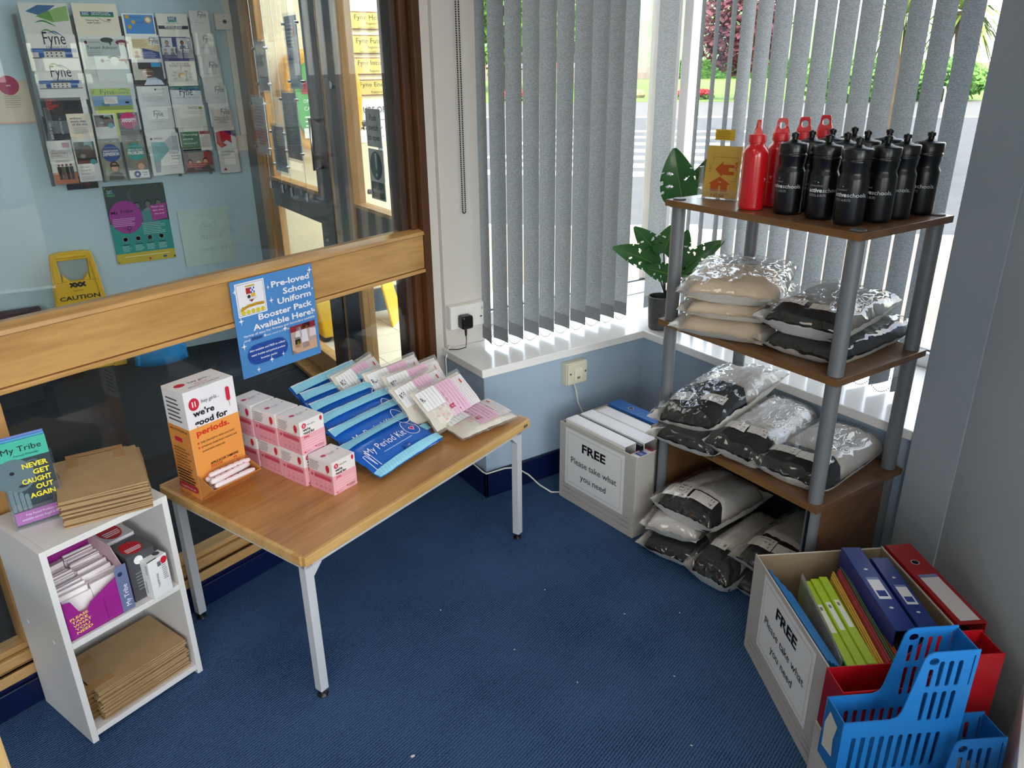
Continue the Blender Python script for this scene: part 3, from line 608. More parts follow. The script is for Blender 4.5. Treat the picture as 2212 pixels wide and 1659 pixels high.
def d_C(P): P.rect(0, .12, .62, 1, '#47785a'); P.text('Worrying', .06, .80, .10, '#eef0ea', w=.5); P.text('about', .06, .58, .10, '#eef0ea', w=.34); P.text('money?', .06, .36, .10, '#eef0ea', w=.46); P.rect(.64, .84, 1, 1, '#9a3b36'); P.lines(.67, .76, .96, 8, .085, .025, '#a9a49c'); P.rect(0, 0, .62, .10, '#23242a')
leaflet('leaflet', 'green leaflet asking worrying about money', .919, .155, 1.225, .10, '#dad5cc', d_C, 5, pocket=False)
def d_D(P): P.rect(0, 0, 1, 1, '#8a7f80'); P.rect(.72, .3, 1, 1, '#8c2f33'); person(P, .2, .12, .17, '#c98f78', '#1a1618', '#241f26'); person(P, .5, .16, .13, '#cfa892', '#d5d2cf', '#8e1f2a'); person(P, .74, .10, .19, '#c89078', '#2a2020', '#1d1c22'); P.poly([(.03, .22), (.74, .26), (.80, .46), (.03, .42)], '#a31f2a'); P.text('FREE Home Fire Safety Visit', .05, .36, .05, '#f2ecea', w=.70); P.text('and FREE Smoke Alarms', .05, .27, .05, '#f2ecea', w=.58); P.rect(0, 0, 1, .13, '#4c1f26')
leaflet('leaflet', 'photo leaflet of three people with a red home fire safety banner', .914, .151, 1.118, .107, '#7a7476', d_D, 6)
leaflet('leaflet', 'slim white leaflet with wave logo, top of the right-hand column', 1.065, .098, 1.823, .21, '#e2e2e1', d_fl(.45, .42, 'Right to Repair'), 0)
leaflet('leaflet', 'slim white leaflet with wave logo, second in the right-hand column', 1.07, .106, 1.712, .21, '#e2e2e1', d_fl(.45, .42, 'Right to Repair'), 1)
leaflet('leaflet', 'slim white leaflet with wave logo, third in the right-hand column', 1.079, .107, 1.58, .21, '#e0e0e0', d_fl(.45, .42, 'Right to Repair'), 2)
leaflet('leaflet', 'slim white leaflet with wave logo, fourth in the right-hand column', 1.089, .109, 1.455, .21, '#dedede', d_fl(.45, .42, 'Welcome'), 3)
def d_I(P):
    fyne(P, .48, .74, .42, None, '#4a4a56', '#5a8a86', '#7f93a4')
    for i, s in enumerate(('Ways to Pay', 'Your Rent', 'Factoring and', 'Other', 'Charges')): P.text(s, .5, .60-.07*i, .028, '#5a5050', 'C', .015, w=min(.8, .09*len(s)*.75))
leaflet('leaflet', 'slim pinkish leaflet on ways to pay rent in the right-hand column', 1.098, .11, 1.334, .21, '#d2c8c4', d_I, 4)
def d_J(P): P.poly([(0, .72), (.0, .97), (.3, 1), (.75, .98), (.75, .70), (.5, .78), (.32, .72), (.5, .66), (.2, .60)], '#b3182f'); P.poly([(.4, 1), (1, 1), (1, .84), (.62, .93)], '#5a2a6c'); P.poly([(0, .70), (.2, .60), (.34, .66), (.25, .74)], '#d3581f'); P.poly([(.75, 1), (1, 1), (1, .92)], '#2f8c86'); P.text('UNIVERSAL', .12, .48, .05, '#35333a', w=.72); P.text('CREDIT', .12, .41, .05, '#35333a', w=.48); P.text('securely here', .14, .34, .03, '#c0606a', w=.6); P.frame(.1, .16, .86, .5, .0008, '#9a9698'); P.poly([(.14, .06), (.34, .06), (.24, .14)], '#b3182f')
leaflet('leaflet', 'slim white universal credit leaflet with red and purple arrow shapes', 1.103, .108, 1.221, .226, '#e0ddda', d_J, 5)
# sheets and plates fixed to the lobby wall
def wall_sheet(name, label, cat, u, w, zt, h, base, fn, v=4.697, th=.003):
    o = MB().box(-w/2, w/2, -th, 0, 0, h).build(name, card_mat(base)); o.location = (u+w/2, v, zt-h); tag(o, label, cat)
    P = Print(w, h); fn(P); P.build(o, facing((-w/2, -th, 0), (1, 0, 0), (0, 0, 1))); return o
def d_learn(P): P.ell(.22, .86, .16, '#c8434a'); P.text('LEARN', .22, .84, .03, '#f2e8e6', 'C', .02); P.ell(.62, .88, .17, '#a02a55'); P.text('GIVE', .62, .86, .03, '#f2e8e6', 'C', .02); P.lines(.08, .64, .36, 9, .05, .012, '#8f8884'); P.lines(.5, .64, .78, 6, .05, .012, '#8f8884'); P.rect(0, .0, 1, .04, '#d8a9a6')
wall_sheet('notice', 'beige notice with red learn and give discs left of the rack', 'poster', .02, .26, 1.50, .20, '#cfc3b2', d_learn)
def d_dark(P): P.rect(.0, .0, 1, 1, '#1b1a28'); P.text('t up', .45, .3, .3, '#a32a35'); P.rect(.1, .1, .4, .5, '#23263c')
wall_sheet('leaflet', 'black leaflet peeping out under the bottom left of the rack', 'leaflet', .33, .147, 1.03, .065, '#15141f', d_dark, v=4.68)
def d_tribe(P):
    P.rect(0, .50, 1, 1, '#3c4a4b'); P.rect(0, .10, 1, .52, '#2c938d'); P.rect(0, 0, 1, .13, '#c6b13e'); P.rect(.04, .88, .17, .96, '#28506c'); P.rect(.04, .87, .17, .90, '#35915c'); P.text('Argyll', .05, .935, .018, '#e8ecec'); P.text('&Bute', .05, .91, .018, '#e8ecec')
    for x, c, s in ((.27, '#2a2426', .10), (.50, '#3f4a4c', .10), (.68, '#7c8a8e', .11), (.86, '#7f8f98', .11)): person(P, x, .62, s, '#6c6a68', '#1f1d20', c)
    P.line([(.42, .78), (.38, .88), (.45, .95)], .012, '#55585a')
    P.rect(.55, .48, .80, .66, '#4c8a8c'); P.ell(.28, .60, .27, '#9c3a92', .21)
    P.text('My Tribe', .05, .645, .038, '#1a1220', w=.36, rot=3, bold=.01); P.lines(.05, .585, .46, 5, .022, .007, '#dcb4dc'); P.ell(.30, .455, .035, '#1a1220'); P.ell(.30, .455, .025, '#9c3a92'); P.line([(.30, .43), (.30, .38)], .002, '#1a1220')
    P.poly([(.70, .72), (.98, .74), (.97, .54), (.72, .52)], '#a53a92'); P.text('Please only', .73, .69, .022, '#f2e6f0', w=.21); P.text('take what', .74, .645, .022, '#f2e6f0', w=.19); P.text('you need', .76, .60, .022, '#f2e6f0', w=.17)
    P.lines(.52, .50, .92, 7, .022, .006, '#a9d6d2')
    for x, c in ((.20, '#d8cf96'), (.41, '#a5337f'), (.61, '#7fc6cc'), (.81, '#c9a436')): P.ell(x, .315, .045, '#e8e8e0'); P.ell(x, .315, .040, c); P.rect(x-.06, .24, x+.06, .25, '#123b3a'); P.lines(x-.075, .23, x+.075, 5, .016, .006, '#a6d8d4', .3)
    P.lines(.12, .09, .9, 1, .02, .008, '#efe8c8', 0); P.ell(.55, .035, .02, '#b5342f'); P.rect(.78, .03, .84, .055, '#2a5f94')
o = wall_sheet('poster', 'teal and grey My Tribe poster with purple disc pinned to the lobby wall', 'poster', .495, .303, .965, .42, '#2c938d', d_tribe)
for x, z in ((-.145, .41), (.145, .41), (-.145, .012), (.145, .012)): MB().sphere((x, -.006, z), .006, 8).build('pin', M('#c9b46a', .25, metal=.9, var=0), o)
def d_push(P): P.text('Push', .58, .68, .10, '#a7b8b6', 'C', mirror=True); P.text('switch', .60, .46, .10, '#a7b8b6', 'C', mirror=True); P.text('to open', .62, .24, .10, '#a7b8b6', 'C', mirror=True)
wall_sheet('notice', 'pale frosted square with faint mirrored words push switch to open', 'sign', .845, .272, .80, .32, '#bed2ce', d_push)
t = thing('thermostat', 'white square control plate at the top right of the lobby wall', 'thermostat', (1.246, 4.70, 1.774))
MB().box(-.049, .049, -.03, 0, -.041, .041).build('plate', PLASTW, t, bevel=.004); MB().cyl((0, -.031, 0), (0, -.042, 0), .009, 16).build('knob', BLACKP, t)
P = Print(.09, .075); P.line([(.1, .55), (.3, .5)], .001, '#77726a').line([(.7, .5), (.9, .55)], .001, '#77726a').rect(.45, .8, .55, .83, '#77726a').build(t, facing((-.045, -.0305, -.037), (1, 0, 0), (0, 0, 1)))
t = thing('light_switch', 'white square light switch plate right of the red leaflet', 'light switch', (1.262, 4.70, 1.145))
MB().box(-.043, .043, -.012, 0, -.043, .043).build('plate', PLASTW, t, bevel=.003); MB().box(-.012, .006, -.017, -.01, -.016, .016).build('rocker', WHITE, t, bevel=.002); MB().cyl((.032, -.0125, 0), (.032, -.0145, 0), .003, 8).build('screw', CHROME, t)
o = MB().box(1.252, 1.285, 4.675, 4.70, 1.19, 2.7).build('cable_trunking', PLASTW, bevel=.002); tag(o, 'white plastic cable trunking running up the lobby wall corner', 'trunking')
# caution sign leaning flat on the lobby wall
YEL = M('#e2b417', .38, var=.04, scale=6)
t = thing('caution_sign', 'yellow folding caution floor sign leaning on the pale blue lobby wall', 'floor sign', (.272, 4.645, 0), rotz=R(0))
def sx_(z): return .158-.058*(z/.65)
def ring(b, y0, y1):
    n = 12; zt = .65
    # outline with grip hole, built of bars and panels
    b.prism([(-sx_(.0), .0), (sx_(.0), .0), (sx_(.50), .50), (-sx_(.50), .50)], y1-y0, mx=Matrix(((1, 0, 0, 0), (0, 0, -1, y1), (0, 1, 0, 0), (0, 0, 0, 1))))
    mm = Matrix(((1, 0, 0, 0), (0, 0, -1, y1), (0, 1, 0, 0), (0, 0, 0, 1)))
    b.prism([(-sx_(.5), .5), (-.066, .5), (-.072, .62), (-sx_(.63), .63)], y1-y0, mx=mm); b.prism([(.066, .5), (sx_(.5), .5), (sx_(.63), .63), (.072, .62)], y1-y0, mx=mm)
    b.prism([(-sx_(.62), .615), (sx_(.62), .615), (sx_(.65)-.004, .648), (.05, .656), (-.05, .656), (-sx_(.65)+.004, .648)], y1-y0, mx=mm)
    b.prism([(-.066, .5), (-.03, .5), (-.06, .54)], y1-y0, mx=mm); b.prism([(.03, .5), (.066, .5), (.06, .54)], y1-y0, mx=mm)
b = MB(); ring(b, -.022, -.002); b.build('front_panel', YEL, t, bevel=.004)
b = MB(); ring(b, .012, .03); b.build('back_panel', YEL, t, bevel=.004)
MB().box(-.145, -.135, -.028, -.02, .05, .6).build('rib', YEL, t, rot=(0, R(5), 0)); MB().box(.135, .145, -.028, -.02, .05, .6).build('rib', YEL, t, rot=(0, R(-5), 0))
MB().cyl((-.07, -.012, .636), (.07, -.012, .636), .014, 12).build('hinge', YEL, t, smooth=True)
for x in (-.13, .12): MB().prism([(-.035, 0), (.035, 0), (.022, .045), (-.025, .045)], .03, mx=Matrix(((1, 0, 0, x), (0, 0, -1, -.01), (0, 1, 0, 0), (0, 0, 0, 1)))).build('foot', YEL, t, bevel=.003)
P = Print(.24, .48); P.line([(.36, .94), (.44, .99), (.56, .94), (.66, .99)], .009, '#1b1c22').line([(.36, .99), (.46, .94), (.56, .99), (.66, .94)], .009, '#1b1c22'); P.text('Robert Scott', .5, .895, .012, '#1b1c22', 'C', .02); P.text('CAUTION', .5, .80, .045, '#17181d', 'C', .02, w=.80)
P.line([(.16, .30), (.5, .70), (.84, .30), (.16, .30)], .022, '#b3231f'); P.line([(.42, .62), (.56, .50)], .004, '#4a2a1a'); P.rect(.72, .03, .9, .09, '#e8e6da')
P.build(t, facing((-.12, -.0225, .02), (1, 0, 0), (0, 0, 1)))
# blue plastic step stool and small dark items on the lobby floor
t = thing('step_stool', 'bright blue plastic step stool upside down on the dark lobby carpet', 'stool', (.60, 4.55, .004))
def hood(s, tt):
    a = math.pi*(.02+.96*s); r0 = .14 - .028*tt; return (r0*math.cos(a), -.085*math.sin(a)*(1-.1*tt), .17*tt)
BLU = M('#2b8fd0', .35, var=.05)
MB().grid(hood, 24, 4).build('rim', BLU, t, smooth=True, ang=0).modifiers.new('solid', 'SOLIDIFY').thickness = .006
MB().lathe([(.001, .168), (.10, .17), (.115, .165), (.12, .155)], 28, closed=False, sy=.72).build('top', BLU, t, smooth=True)
MB().box(.085, .135, -.05, .0, 0, .09).build('foot', BLU, t, bevel=.012); MB().box(-.135, -.085, -.05, .0, 0, .09).build('foot', BLU, t, bevel=.012)
o = MB().box(-.11, .11, -.05, 0, 0, .012).build('door_stop', BLACKP, bevel=.005); o.matrix_world = Matrix.Translation((.90, 4.69, .40)); tag(o, 'black rubber-edged ledge on the lobby wall just above the oak rail', 'ledge')
o = MB().box(-.18, .18, -.03, .03, 0, .39).build('umbrella_bin', M('#3a0d22', .5, var=.2, scale=20), bevel=.01); o.matrix_world = Matrix.Translation((-.10, 4.63, .004)); tag(o, 'dark maroon bin at the far left of the lobby wall', 'bin')

# ---- glazed oak door screen closing the lobby on the street side (plane x = 1.3)
def sp(name, mb, mat, par, **k): return mb.build(name, mat, par, **k)
door_1 = bpy.data.objects.new('door_1', None); COL.objects.link(door_1); struct(door_1)
sp('post', MB().box(1.285, 1.345, 4.50, 4.70, 0, 2.7), DARKW, door_1, bevel=.004); sp('post', MB().box(1.275, 1.345, 4.38, 4.50, 0, 2.7), OAKVL, door_1, bevel=.004); sp('post', MB().box(1.29, 1.33, 4.27, 4.38, 0, 2.7), OAKVL, door_1, bevel=.004)
sp('stile', MB().box(1.275, 1.325, 3.40, 3.575, 0, 2.7), DARKW, door_1, bevel=.005); sp('stile', MB().box(1.275, 1.325, 3.185, 3.36, 0, 2.7), DARKW, door_1, bevel=.005)
sp('lipping', MB().box(1.272, 1.33, 3.14, 3.184, 0, 2.7), OAKVL, door_1, bevel=.003); sp('lipping', MB().box(1.28, 1.32, 3.362, 3.398, 0, 2.7), OAKVL, door_1)
sp('middle_rail', MB().box(1.28, 1.325, 3.575, 4.28, .85, .985), DARKW, door_1); sp('middle_rail', MB().box(1.28, 1.325, 2.56, 3.14, .85, .985), DARKW, door_1)
sp('rail_bead', MB().box(1.272, 1.33, 3.575, 4.28, .985, 1.0), OAKVL, door_1); sp('rail_bead', MB().box(1.272, 1.33, 2.56, 3.14, .985, 1.0), OAKVL, door_1)
sp('bottom_rail', MB().box(1.275, 1.33, 3.575, 4.28, 0, .15), OAKVL, door_1, bevel=.003); sp('bottom_rail', MB().box(1.275, 1.33, 2.56, 3.14, 0, .13), OAKVL, door_1, bevel=.003)
sp('threshold', MB().box(1.2, 1.272, 2.56, 4.4, .004, .03), OAKVL, door_1, bevel=.004)
for y0, y1 in ((3.575, 4.28), (2.56, 3.14)):
    for z0, z1 in ((.13, .85), (1.0, 2.6)): sp('glass_pane', MB().box(1.299, 1.303, y0, y1, z0, z1), GLASS, door_1)
hp = [(1.325, 3.10, 1.32), (1.36, 3.10, 1.325), (1.385, 3.095, 1.31), (1.392, 3.09, 1.28), (1.392, 3.09, 1.09), (1.385, 3.095, 1.06), (1.36, 3.10, 1.045), (1.325, 3.10, 1.05)]
sp('pull_handle', MB().tube(hp, .011, 12), CHROME, door_1, smooth=True, ang=0)
sp('inner_handle', MB().tube([(1.275, 3.47, 1.32), (1.235, 3.47, 1.33), (1.235, 3.47, 1.11), (1.275, 3.47, 1.12)], .008, 10), CHROME, door_1, smooth=True, ang=0)
sp('lock', MB().cyl((1.276, 3.27, 1.47), (1.268, 3.27, 1.47), .016, 16), CHROME, door_1)
# clear pockets with notices hung on wires inside the screen, facing the lobby
def notice(label, y0, y1, z0, z1, base, fn, x=1.262, cat='notice'):
    w, h = abs(y0-y1), z1-z0
    o = MB().box(-.002, .002, 0, w, 0, h).build('notice', card_mat(base)); o.location = (x, min(y0, y1), z0); tag(o, label, cat, 'notices hung on the lobby door screen')
    P = Print(w, h); fn(P); P.build(o, facing((-.002, w, 0), (0, -1, 0), (0, 0, 1)))
    g = MB().box(-.005, -.003, -.012, w+.012, -.012, h+.012).build('acrylic_cover', ACRYL, o)
    for yy in (-.01, w+.01):
        for zz in (.03, h-.03): MB().cyl((-.012, yy, zz), (.006, yy, zz), .007, 10).build('clamp', CHROME, o)
def n1(P): fyne(P, .2, .5, .6, None, '#444450'); P.lines(.2, .4, .8, 3, .06, .02, '#9a5a62')
def n2(P): P.lines(.12, .9, .85, 14, .055, .014, '#8a8d90')
def n3(P): P.text('happening', .3, .80, .05, '#5a3a7a'); P.lines(.12, .72, .85, 12, .05, .014, '#80838a')
def n4(P): P.poly([(.4, .85), (.6, .85), (.5, .93)], '#9a2a35'); P.lines(.2, .78, .85, 13, .05, .014, '#7c7f84')
def n5(P): P.rect(0, 0, 1, 1, '#8fb0d2'); P.rect(0, .0, 1, .35, '#cfe0ee'); P.lines(.12, .9, .8, 8, .05, .018, '#e8f0f6'); P.poly([(.6, .7), (.9, .75), (.75, .85)], '#c9543f')
notice('grey notice with wave logo hung highest on the lobby door screen', 4.24, 4.07, 1.435, 1.66, '#9d9a96', n1)
notice('typed white notice hung beside the light oak post', 4.36, 4.16, 1.12, 1.40, '#c4ccc9', n2, 1.25)
notice('typed notice with violet heading hung low on the lobby door screen', 4.12, 3.93, 1.05, 1.27, '#c2c9ce', n3)
notice('dark grey typed notice hung next to the dark door stile', 3.90, 3.70, 1.13, 1.43, '#8a9094', n4)
notice('pale blue poster hung high next to the dark door stile', 3.74, 3.59, 1.45, 1.75, '#8fb0d2', n5)
wires = thing('wire_display', 'thin steel wires with end hooks carrying the lobby notices', 'wire display', (1.262, 4.0, 1.0))
for y in (4.255, 4.06, 3.915, 3.69): MB().cyl((0, y-4.0, -.03), (0, y-4.0, 1.6), .0012, 6).build('wire', CHROME, wires); MB().cyl((.0, y-4.0, -.06), (0, y-4.0, -.02), .008, 10).build('end_hook', CHROME, wires)
# signs on the door glass
def gsign(label, y0, y1, z0, z1, base, fn):
    w, h = abs(y0-y1), z1-z0; o = MB().box(-.001, .001, 0, w, 0, h).build('door_sign', card_mat(base)); o.location = (1.294, min(y0, y1), z0); tag(o, label, 'sign')
    P = Print(w, h); fn(P); P.build(o, facing((-.001, w, 0), (0, -1, 0), (0, 0, 1)))
def g1(P):
    for i, s in enumerate(('Push', 'switch', 'to open')): P.text(s, .5, .70-.26*i, .15, '#1d1f22', 'C', .015, w=(.46, .66, .80)[i])
gsign('grey door sign reading push switch to open', 2.994, 2.858, 1.245, 1.387, '#b9bab6', g1)
def g2(P): P.rect(.06, .03, .94, .36, '#2f4f47'); P.text('Keep clear', .5, .15, .09, '#c6ccc8', 'C', w=.74, mirror=True); P.ell(.5, .68, .40, '#2f4f47', .28); P.poly([(.44, .92), (.56, .92), (.53, .60), (.47, .60)], '#c6c8c4'); P.ell(.5, .50, .05, '#c6c8c4', .035)
gsign('grey door sign with a dark green exclamation disc under the push sign', 2.992, 2.856, 1.04, 1.237, '#c0c2be', g2)
# ---- porch: cream wall with brass plaques, tiles
struct(MB().box(1.345, 2.70, 4.74, 4.95, 0, 3.1).build('wall_porch', CREAM))
struct(MB().box(1.345, 2.70, 4.715, 4.74, .0, .155).build('baseboard_porch', M('#4a5258', .4, var=.35, scale=60)))
porch = struct(MB().box(1.32, 3.3, 2.72, 4.75, -.15, -.012).build('floor_porch', M('#b5ad97', .8, var=.05)))
tile = MB().box(0, .296, 0, .296, -.012, 0).mesh('tile', M('#e3dcc6', .35, var=.04, scale=5))
for i in range(7):
    for j in range(7):
        y = 2.725+.30*j
        if 1.34+.3*i < 3.3: place('tile', tile, porch, Matrix.Translation((1.345+.30*i, y, 0)) @ Matrix.Diagonal((1, min(1, (4.715-y)/.296), 1, 1)))
BRASS = M('#cdb768', .25, metal=.55, var=.10, scale=14)
for i, (z0, z1, s, s2) in enumerate([(1.748, 1.846, 'Fyne Homes Ltd', 'Registered Scottish Charity'), (1.614, 1.719, 'Fyne Futures Ltd', 'Registered Scottish Charity'), (1.496, 1.594, 'Fyne Initiatives Ltd', ''), (1.376, 1.469, 'Fyne Energy Ltd', '')]):
    w, h = .46, z1-z0; t = thing('brass_plaque', ['top', 'second', 'third', 'lowest'][i]+' brass company plaque on the cream porch wall, reading '+s[:-4], 'plaque', (1.955, 4.74, z0), group='brass plaques on the porch wall')
    MB().box(0, w, -.012, 0, 0, h).build('backing', M('#7a5136', .5, var=.1), t); c = .018
    MB().prism([(c, .006), (w-c, .006), (w-.006, c), (w-.006, h-c), (w-c, h-.006), (c, h-.006), (.006, h-c), (.006, c)], .004, mx=Matrix(((1, 0, 0, 0), (0, 0, -1, -.012), (0, 1, 0, 0), (0, 0, 0, 1)))).build('plate', BRASS, t)
    P = Print(w, h); P.text(s, .14, .56, .27, '#5c5334', w=.62); P.text('Registered Office', .30, .28 if s2 else .16, .14, '#6d6444'); P.text(s2, .18, .09, .09, '#857b58') if s2 else None
    P.build(t, facing((0, -.0165, 0), (1, 0, 0), (0, 0, 1)))
def hrs(P): P.text('HOURS OF BUSINESS', .04, .70, .14, '#2c2e33', bold=.012, w=.92); P.rect(.02, .52, .98, .535, '#44464b'); P.text('Monday - Friday', .12, .30, .10, '#3a3c42', bold=.01, w=.70); P.text('9am - 5pm', .24, .10, .10, '#3a3c42', bold=.01, w=.44)
o = MB().box(0, .46, -.006, 0, 0, .25).build('hours_sign', WHITE); o.location = (1.945, 4.74, 1.10); tag(o, 'white hours of business sign below the brass plaques', 'sign'); P = Print(.46, .25); hrs(P); P.build(o, facing((0, -.006, 0), (1, 0, 0), (0, 0, 1)))
# yellow defibrillator cabinet
t = thing('defibrillator_cabinet', 'rounded yellow emergency cabinet with green labels on the cream porch wall', 'cabinet', (1.735, 4.74, 1.36))
def cab(s): return [(.24*math.copysign(abs(math.cos(a))**.7, math.cos(a))*s, .285*math.copysign(abs(math.sin(a))**.7, math.sin(a))*s) for a in [2*math.pi*i/28 for i in range(28)]]
CABY = M('#e8a81c', .4, var=.03)
MB().prism(cab(1), .16, mx=Matrix(((1, 0, 0, 0), (0, 0, -1, 0), (0, 1, 0, 0), (0, 0, 0, 1)))).build('shell', CABY, t, bevel=.03, bseg=4)
MB().prism(cab(.78), .02, mx=Matrix(((1, 0, 0, 0), (0, 0, -1, -.155), (0, 1, 0, 0), (0, 0, 0, 1)))).build('door', M('#45a543', .4, var=.04), t, bevel=.01)
P = Print(.34, .40); P.rect(.08, .60, .92, .78, '#9f2f35'); P.text('READ', .55, .63, .08, '#f2eeea'); P.text('OPEN IN AN EMERGENCY', .1, .48, .05, '#eef4ea', w=.8); P.text('CALL 999', .1, .38, .05, '#eef4ea'); P.lines(.1, .3, .85, 3, .06, .02, '#dff0da'); P.rect(.06, 0, .94, .14, '#e8e6da'); P.build(t, facing((-.17, -.176, -.20), (1, 0, 0), (0, 0, 1)))
o = MB().box(0, .12, -.04, 0, 0, .15).build('door_entry_box', M('#3a3c40', .4), bevel=.012); o.location = (2.42, 4.74, .95); tag(o, 'dark grey framed box on the porch wall near the oak jamb', 'entry box'); P = Print(.12, .15); P.rect(.15, .12, .85, .88, '#dcdcd8'); P.build(o, facing((0, -.041, 0), (1, 0, 0), (0, 0, 1)))
o = MB().cyl((0, 0, 0), (0, -.004, 0), .13, 32).build('round_sticker', M('#35a3c8', .4, var=.04)); o.location = (2.52, 4.738, .80); tag(o, 'round light blue sticker low on the cream porch wall', 'sticker')
# yellow mop bucket and yellow folded wet floor sign in the porch
t = thing('mop_bucket', 'yellow plastic mop bucket behind the dark door stile', 'bucket', (1.62, 4.40, 0))
YB = M('#dcae16', .4, var=.05)
MB().prism([(-.15, .03), (.13, .03), (.17, .27), (-.19, .27)], .24, mx=Matrix(((1, 0, 0, 0), (0, 0, -1, .12), (0, 1, 0, 0), (0, 0, 0, 1)))).build('tub', YB, t, bevel=.02, bseg=3)
MB().prism([(.02, .27), (.17, .27), (.22, .46), (.0, .40)], .20, mx=Matrix(((1, 0, 0, 0), (0, 0, -1, .10), (0, 1, 0, 0), (0, 0, 0, 1)))).build('wringer', YB, t, bevel=.012)
for x in (-.12, .1): MB().cyl((x, -.09, .03), (x, .09, .03), .03, 14).build('wheel', BLACKP, t)
t = thing('wet_floor_sign', 'plain yellow folding sign standing on the cream porch tiles', 'floor sign', (1.94, 4.52, 0), rotz=R(52))
for s in (-1, 1): MB().prism([(-.14, 0), (.14, 0), (.09, .6), (-.09, .6)], .014, mx=Matrix.Rotation(R(90+s*12), 4, 'X') @ Matrix.Translation((0, 0, s*.02))).build('panel', YEL, t, loc=(0, s*.13, .0), bevel=.004)
# ================================================================== THINGS IN THE ROOM
# ---- blue poster taped over the oak rail
o = MB().box(0, .290, -.0015, 0, 0, .296).build('poster', M('#4f8bcb', .35, var=.02)); o.matrix_world = PF @ Matrix.Translation((1.186, 1.944, .677)); tag(o, 'blue pre-loved school uniform poster with a crest taped on the oak rail', 'poster')
P = Print(.290, .296)
W = '#f0eef2'
P.rect(.05, .63, .39, .97, '#ebe9ee'); P.frame(.065, .645, .375, .955, .0009, '#3a4a8a')
P.rect(.17, .85, .22, .91, '#b3242c'); P.rect(.22, .85, .27, .91, '#2f58b0')
for i in range(3):
    for j in range(3):
        if (i+j) % 2: P.rect(.22+i*.0167, .85+j*.02, .2367+i*.0167, .87+j*.02, '#e8ecf6')
P.rect(.165, .92, .275, .935, '#c8a23c'); P.rect(.17, .795, .22, .85, '#dfe2ea'); P.rect(.22, .795, .27, .85, '#d9b23a'); P.ell(.195, .822, .018, '#22242c'); P.ell(.245, .80, .05, '#d5d9e2', .012); P.poly([(.19, .79), (.25, .79), (.22, .765)], '#8c2a3a')
P.poly([(.08, .715), (.17, .745), (.27, .75), (.36, .745), (.36, .715), (.27, .72), (.17, .715), (.08, .685)], '#c79a2e'); P.text('Believe  Learn  Thrive', .22, .722, .012, '#4a3a14', 'C', w=.24)
for i in range(5): P.ell(.105+i*.057, .672, .023, '#d9c22e')
for (tx, y, w) in (('Pre-loved', .855, .48), ('School', .76, .35), ('Uniform', .668, .43), ('Booster Pack', .565, .68), ('Available Here!', .47, .76)): P.text(tx, .945, y, .058, W, 'R', .028, w=w)
P.text('Variety of sizes For Primary and Secondary available', .06, .425, .022, W, w=.90, bold=.012); P.text('and', .06, .380, .022, W, w=.07, bold=.012); P.rect(.15, .374, .28, .407, '#3b5f9a'); P.text('FREE!', .155, .380, .022, '#141c30', w=.115); P.text('Please come in and take whatever you need.', .30, .380, .019, W, w=.62)
P.round(.08, .115, .57, .325, .032, '#22479a')
for i, s in enumerate(('Also available and FREE to collect:', 'water bottles and period product', 'booster packs')): P.text(s, .325, .262-.05*i, .020, W, 'C', .014, w=(.44, .42, .20)[i])
P.rect(.62, .09, .95, .395, '#b59d92'); P.rect(.62, .33, .95, .395, '#8c2430'); P.rect(.78, .35, .88, .395, '#1d1c22'); P.rect(.62, .09, .95, .19, '#caa188'); P.poly([(.66, .15), (.73, .15), (.74, .26), (.67, .27)], '#1b1b20'); P.rect(.69, .17, .72, .22, '#d8b62a'); P.poly([(.76, .12), (.85, .13), (.83, .33), (.74, .33)], '#d8d2da'); P.poly([(.67, .24), (.76, .24), (.76, .37), (.70, .38)], '#d6cfcc'); P.ell(.80, .355, .05, '#a8b43a', .025); P.poly([(.86, .23), (.95, .23), (.95, .31), (.87, .32)], '#dcc6ce'); P.poly([(.62, .09), (.70, .09), (.62, .14)], '#8c2430')
for x, y, r in ((.035, .90, .035), (.06, .60, .045), (.42, .87, .028), (.44, .73, .04), (.955, .94, .045), (.965, .74, .02), (.955, .50, .03), (.56, .40, .04), (.05, .34, .045), (.31, .395, .025), (.35, .12, .04), (.50, .14, .03), (.18, .06, .035)): P.star(x, y, r, W)
P.build(o, facing((0, -.0015, 0), (1, 0, 0), (0, 0, 1)))

# ---- coffee table (frame TF)
t = thing('coffee_table', 'low oak-topped coffee table on square grey metal legs', 'table', (1.4195, 1.6075, 0), frame=TF)
MB().box(-.470, .470, -.300, .300, .433, .459).build('table_top', TABLEW, t, bevel=.0015)
for s in (-1, 1):
    MB().box(-.472, .472, s*.301-.006, s*.301+.006, .4325, .4592).build('lipping', TABLEE, t, bevel=.002); MB().box(s*.472-.006, s*.472+.006, -.295, .295, .4325, .4592).build('lipping', TABLEE, t, bevel=.002)
for s in (-1, 1):
    MB().box(-.458, .458, s*.270-.0125, s*.270+.0125, .405, .433).build('apron', STEEL, t, bevel=.002); MB().box(s*.4455-.0125, s*.4455+.0125, -.258, .258, .405, .433).build('apron', STEEL, t, bevel=.002)
for sx_i in (-1, 1):
    for sy_i in (-1, 1):
        x, y = sx_i*.4455, sy_i*.270
        l = MB().box(x-.0125, x+.0125, y-.0125, y+.0125, .022, .433).prism([(0, 0), (.03, 0), (0, -.03)], .025, mx=Matrix(((-sx_i, 0, 0, x-sx_i*.0125), (0, 0, 1, y-.0125), (0, 1, 0, .405), (0, 0, 0, 1)))).build('leg', STEEL, t, bevel=.0015)
        MB().lathe([(.005, .012), (.005, .022)], 12, (x, y, 0)).build('foot_bolt', CHROME, l); MB().lathe([(.012, 0), (.015, .003), (.011, .009), (.006, .013), (.001, .013)], 16, (x, y, 0)).build('foot', BLACKP, l, smooth=True)
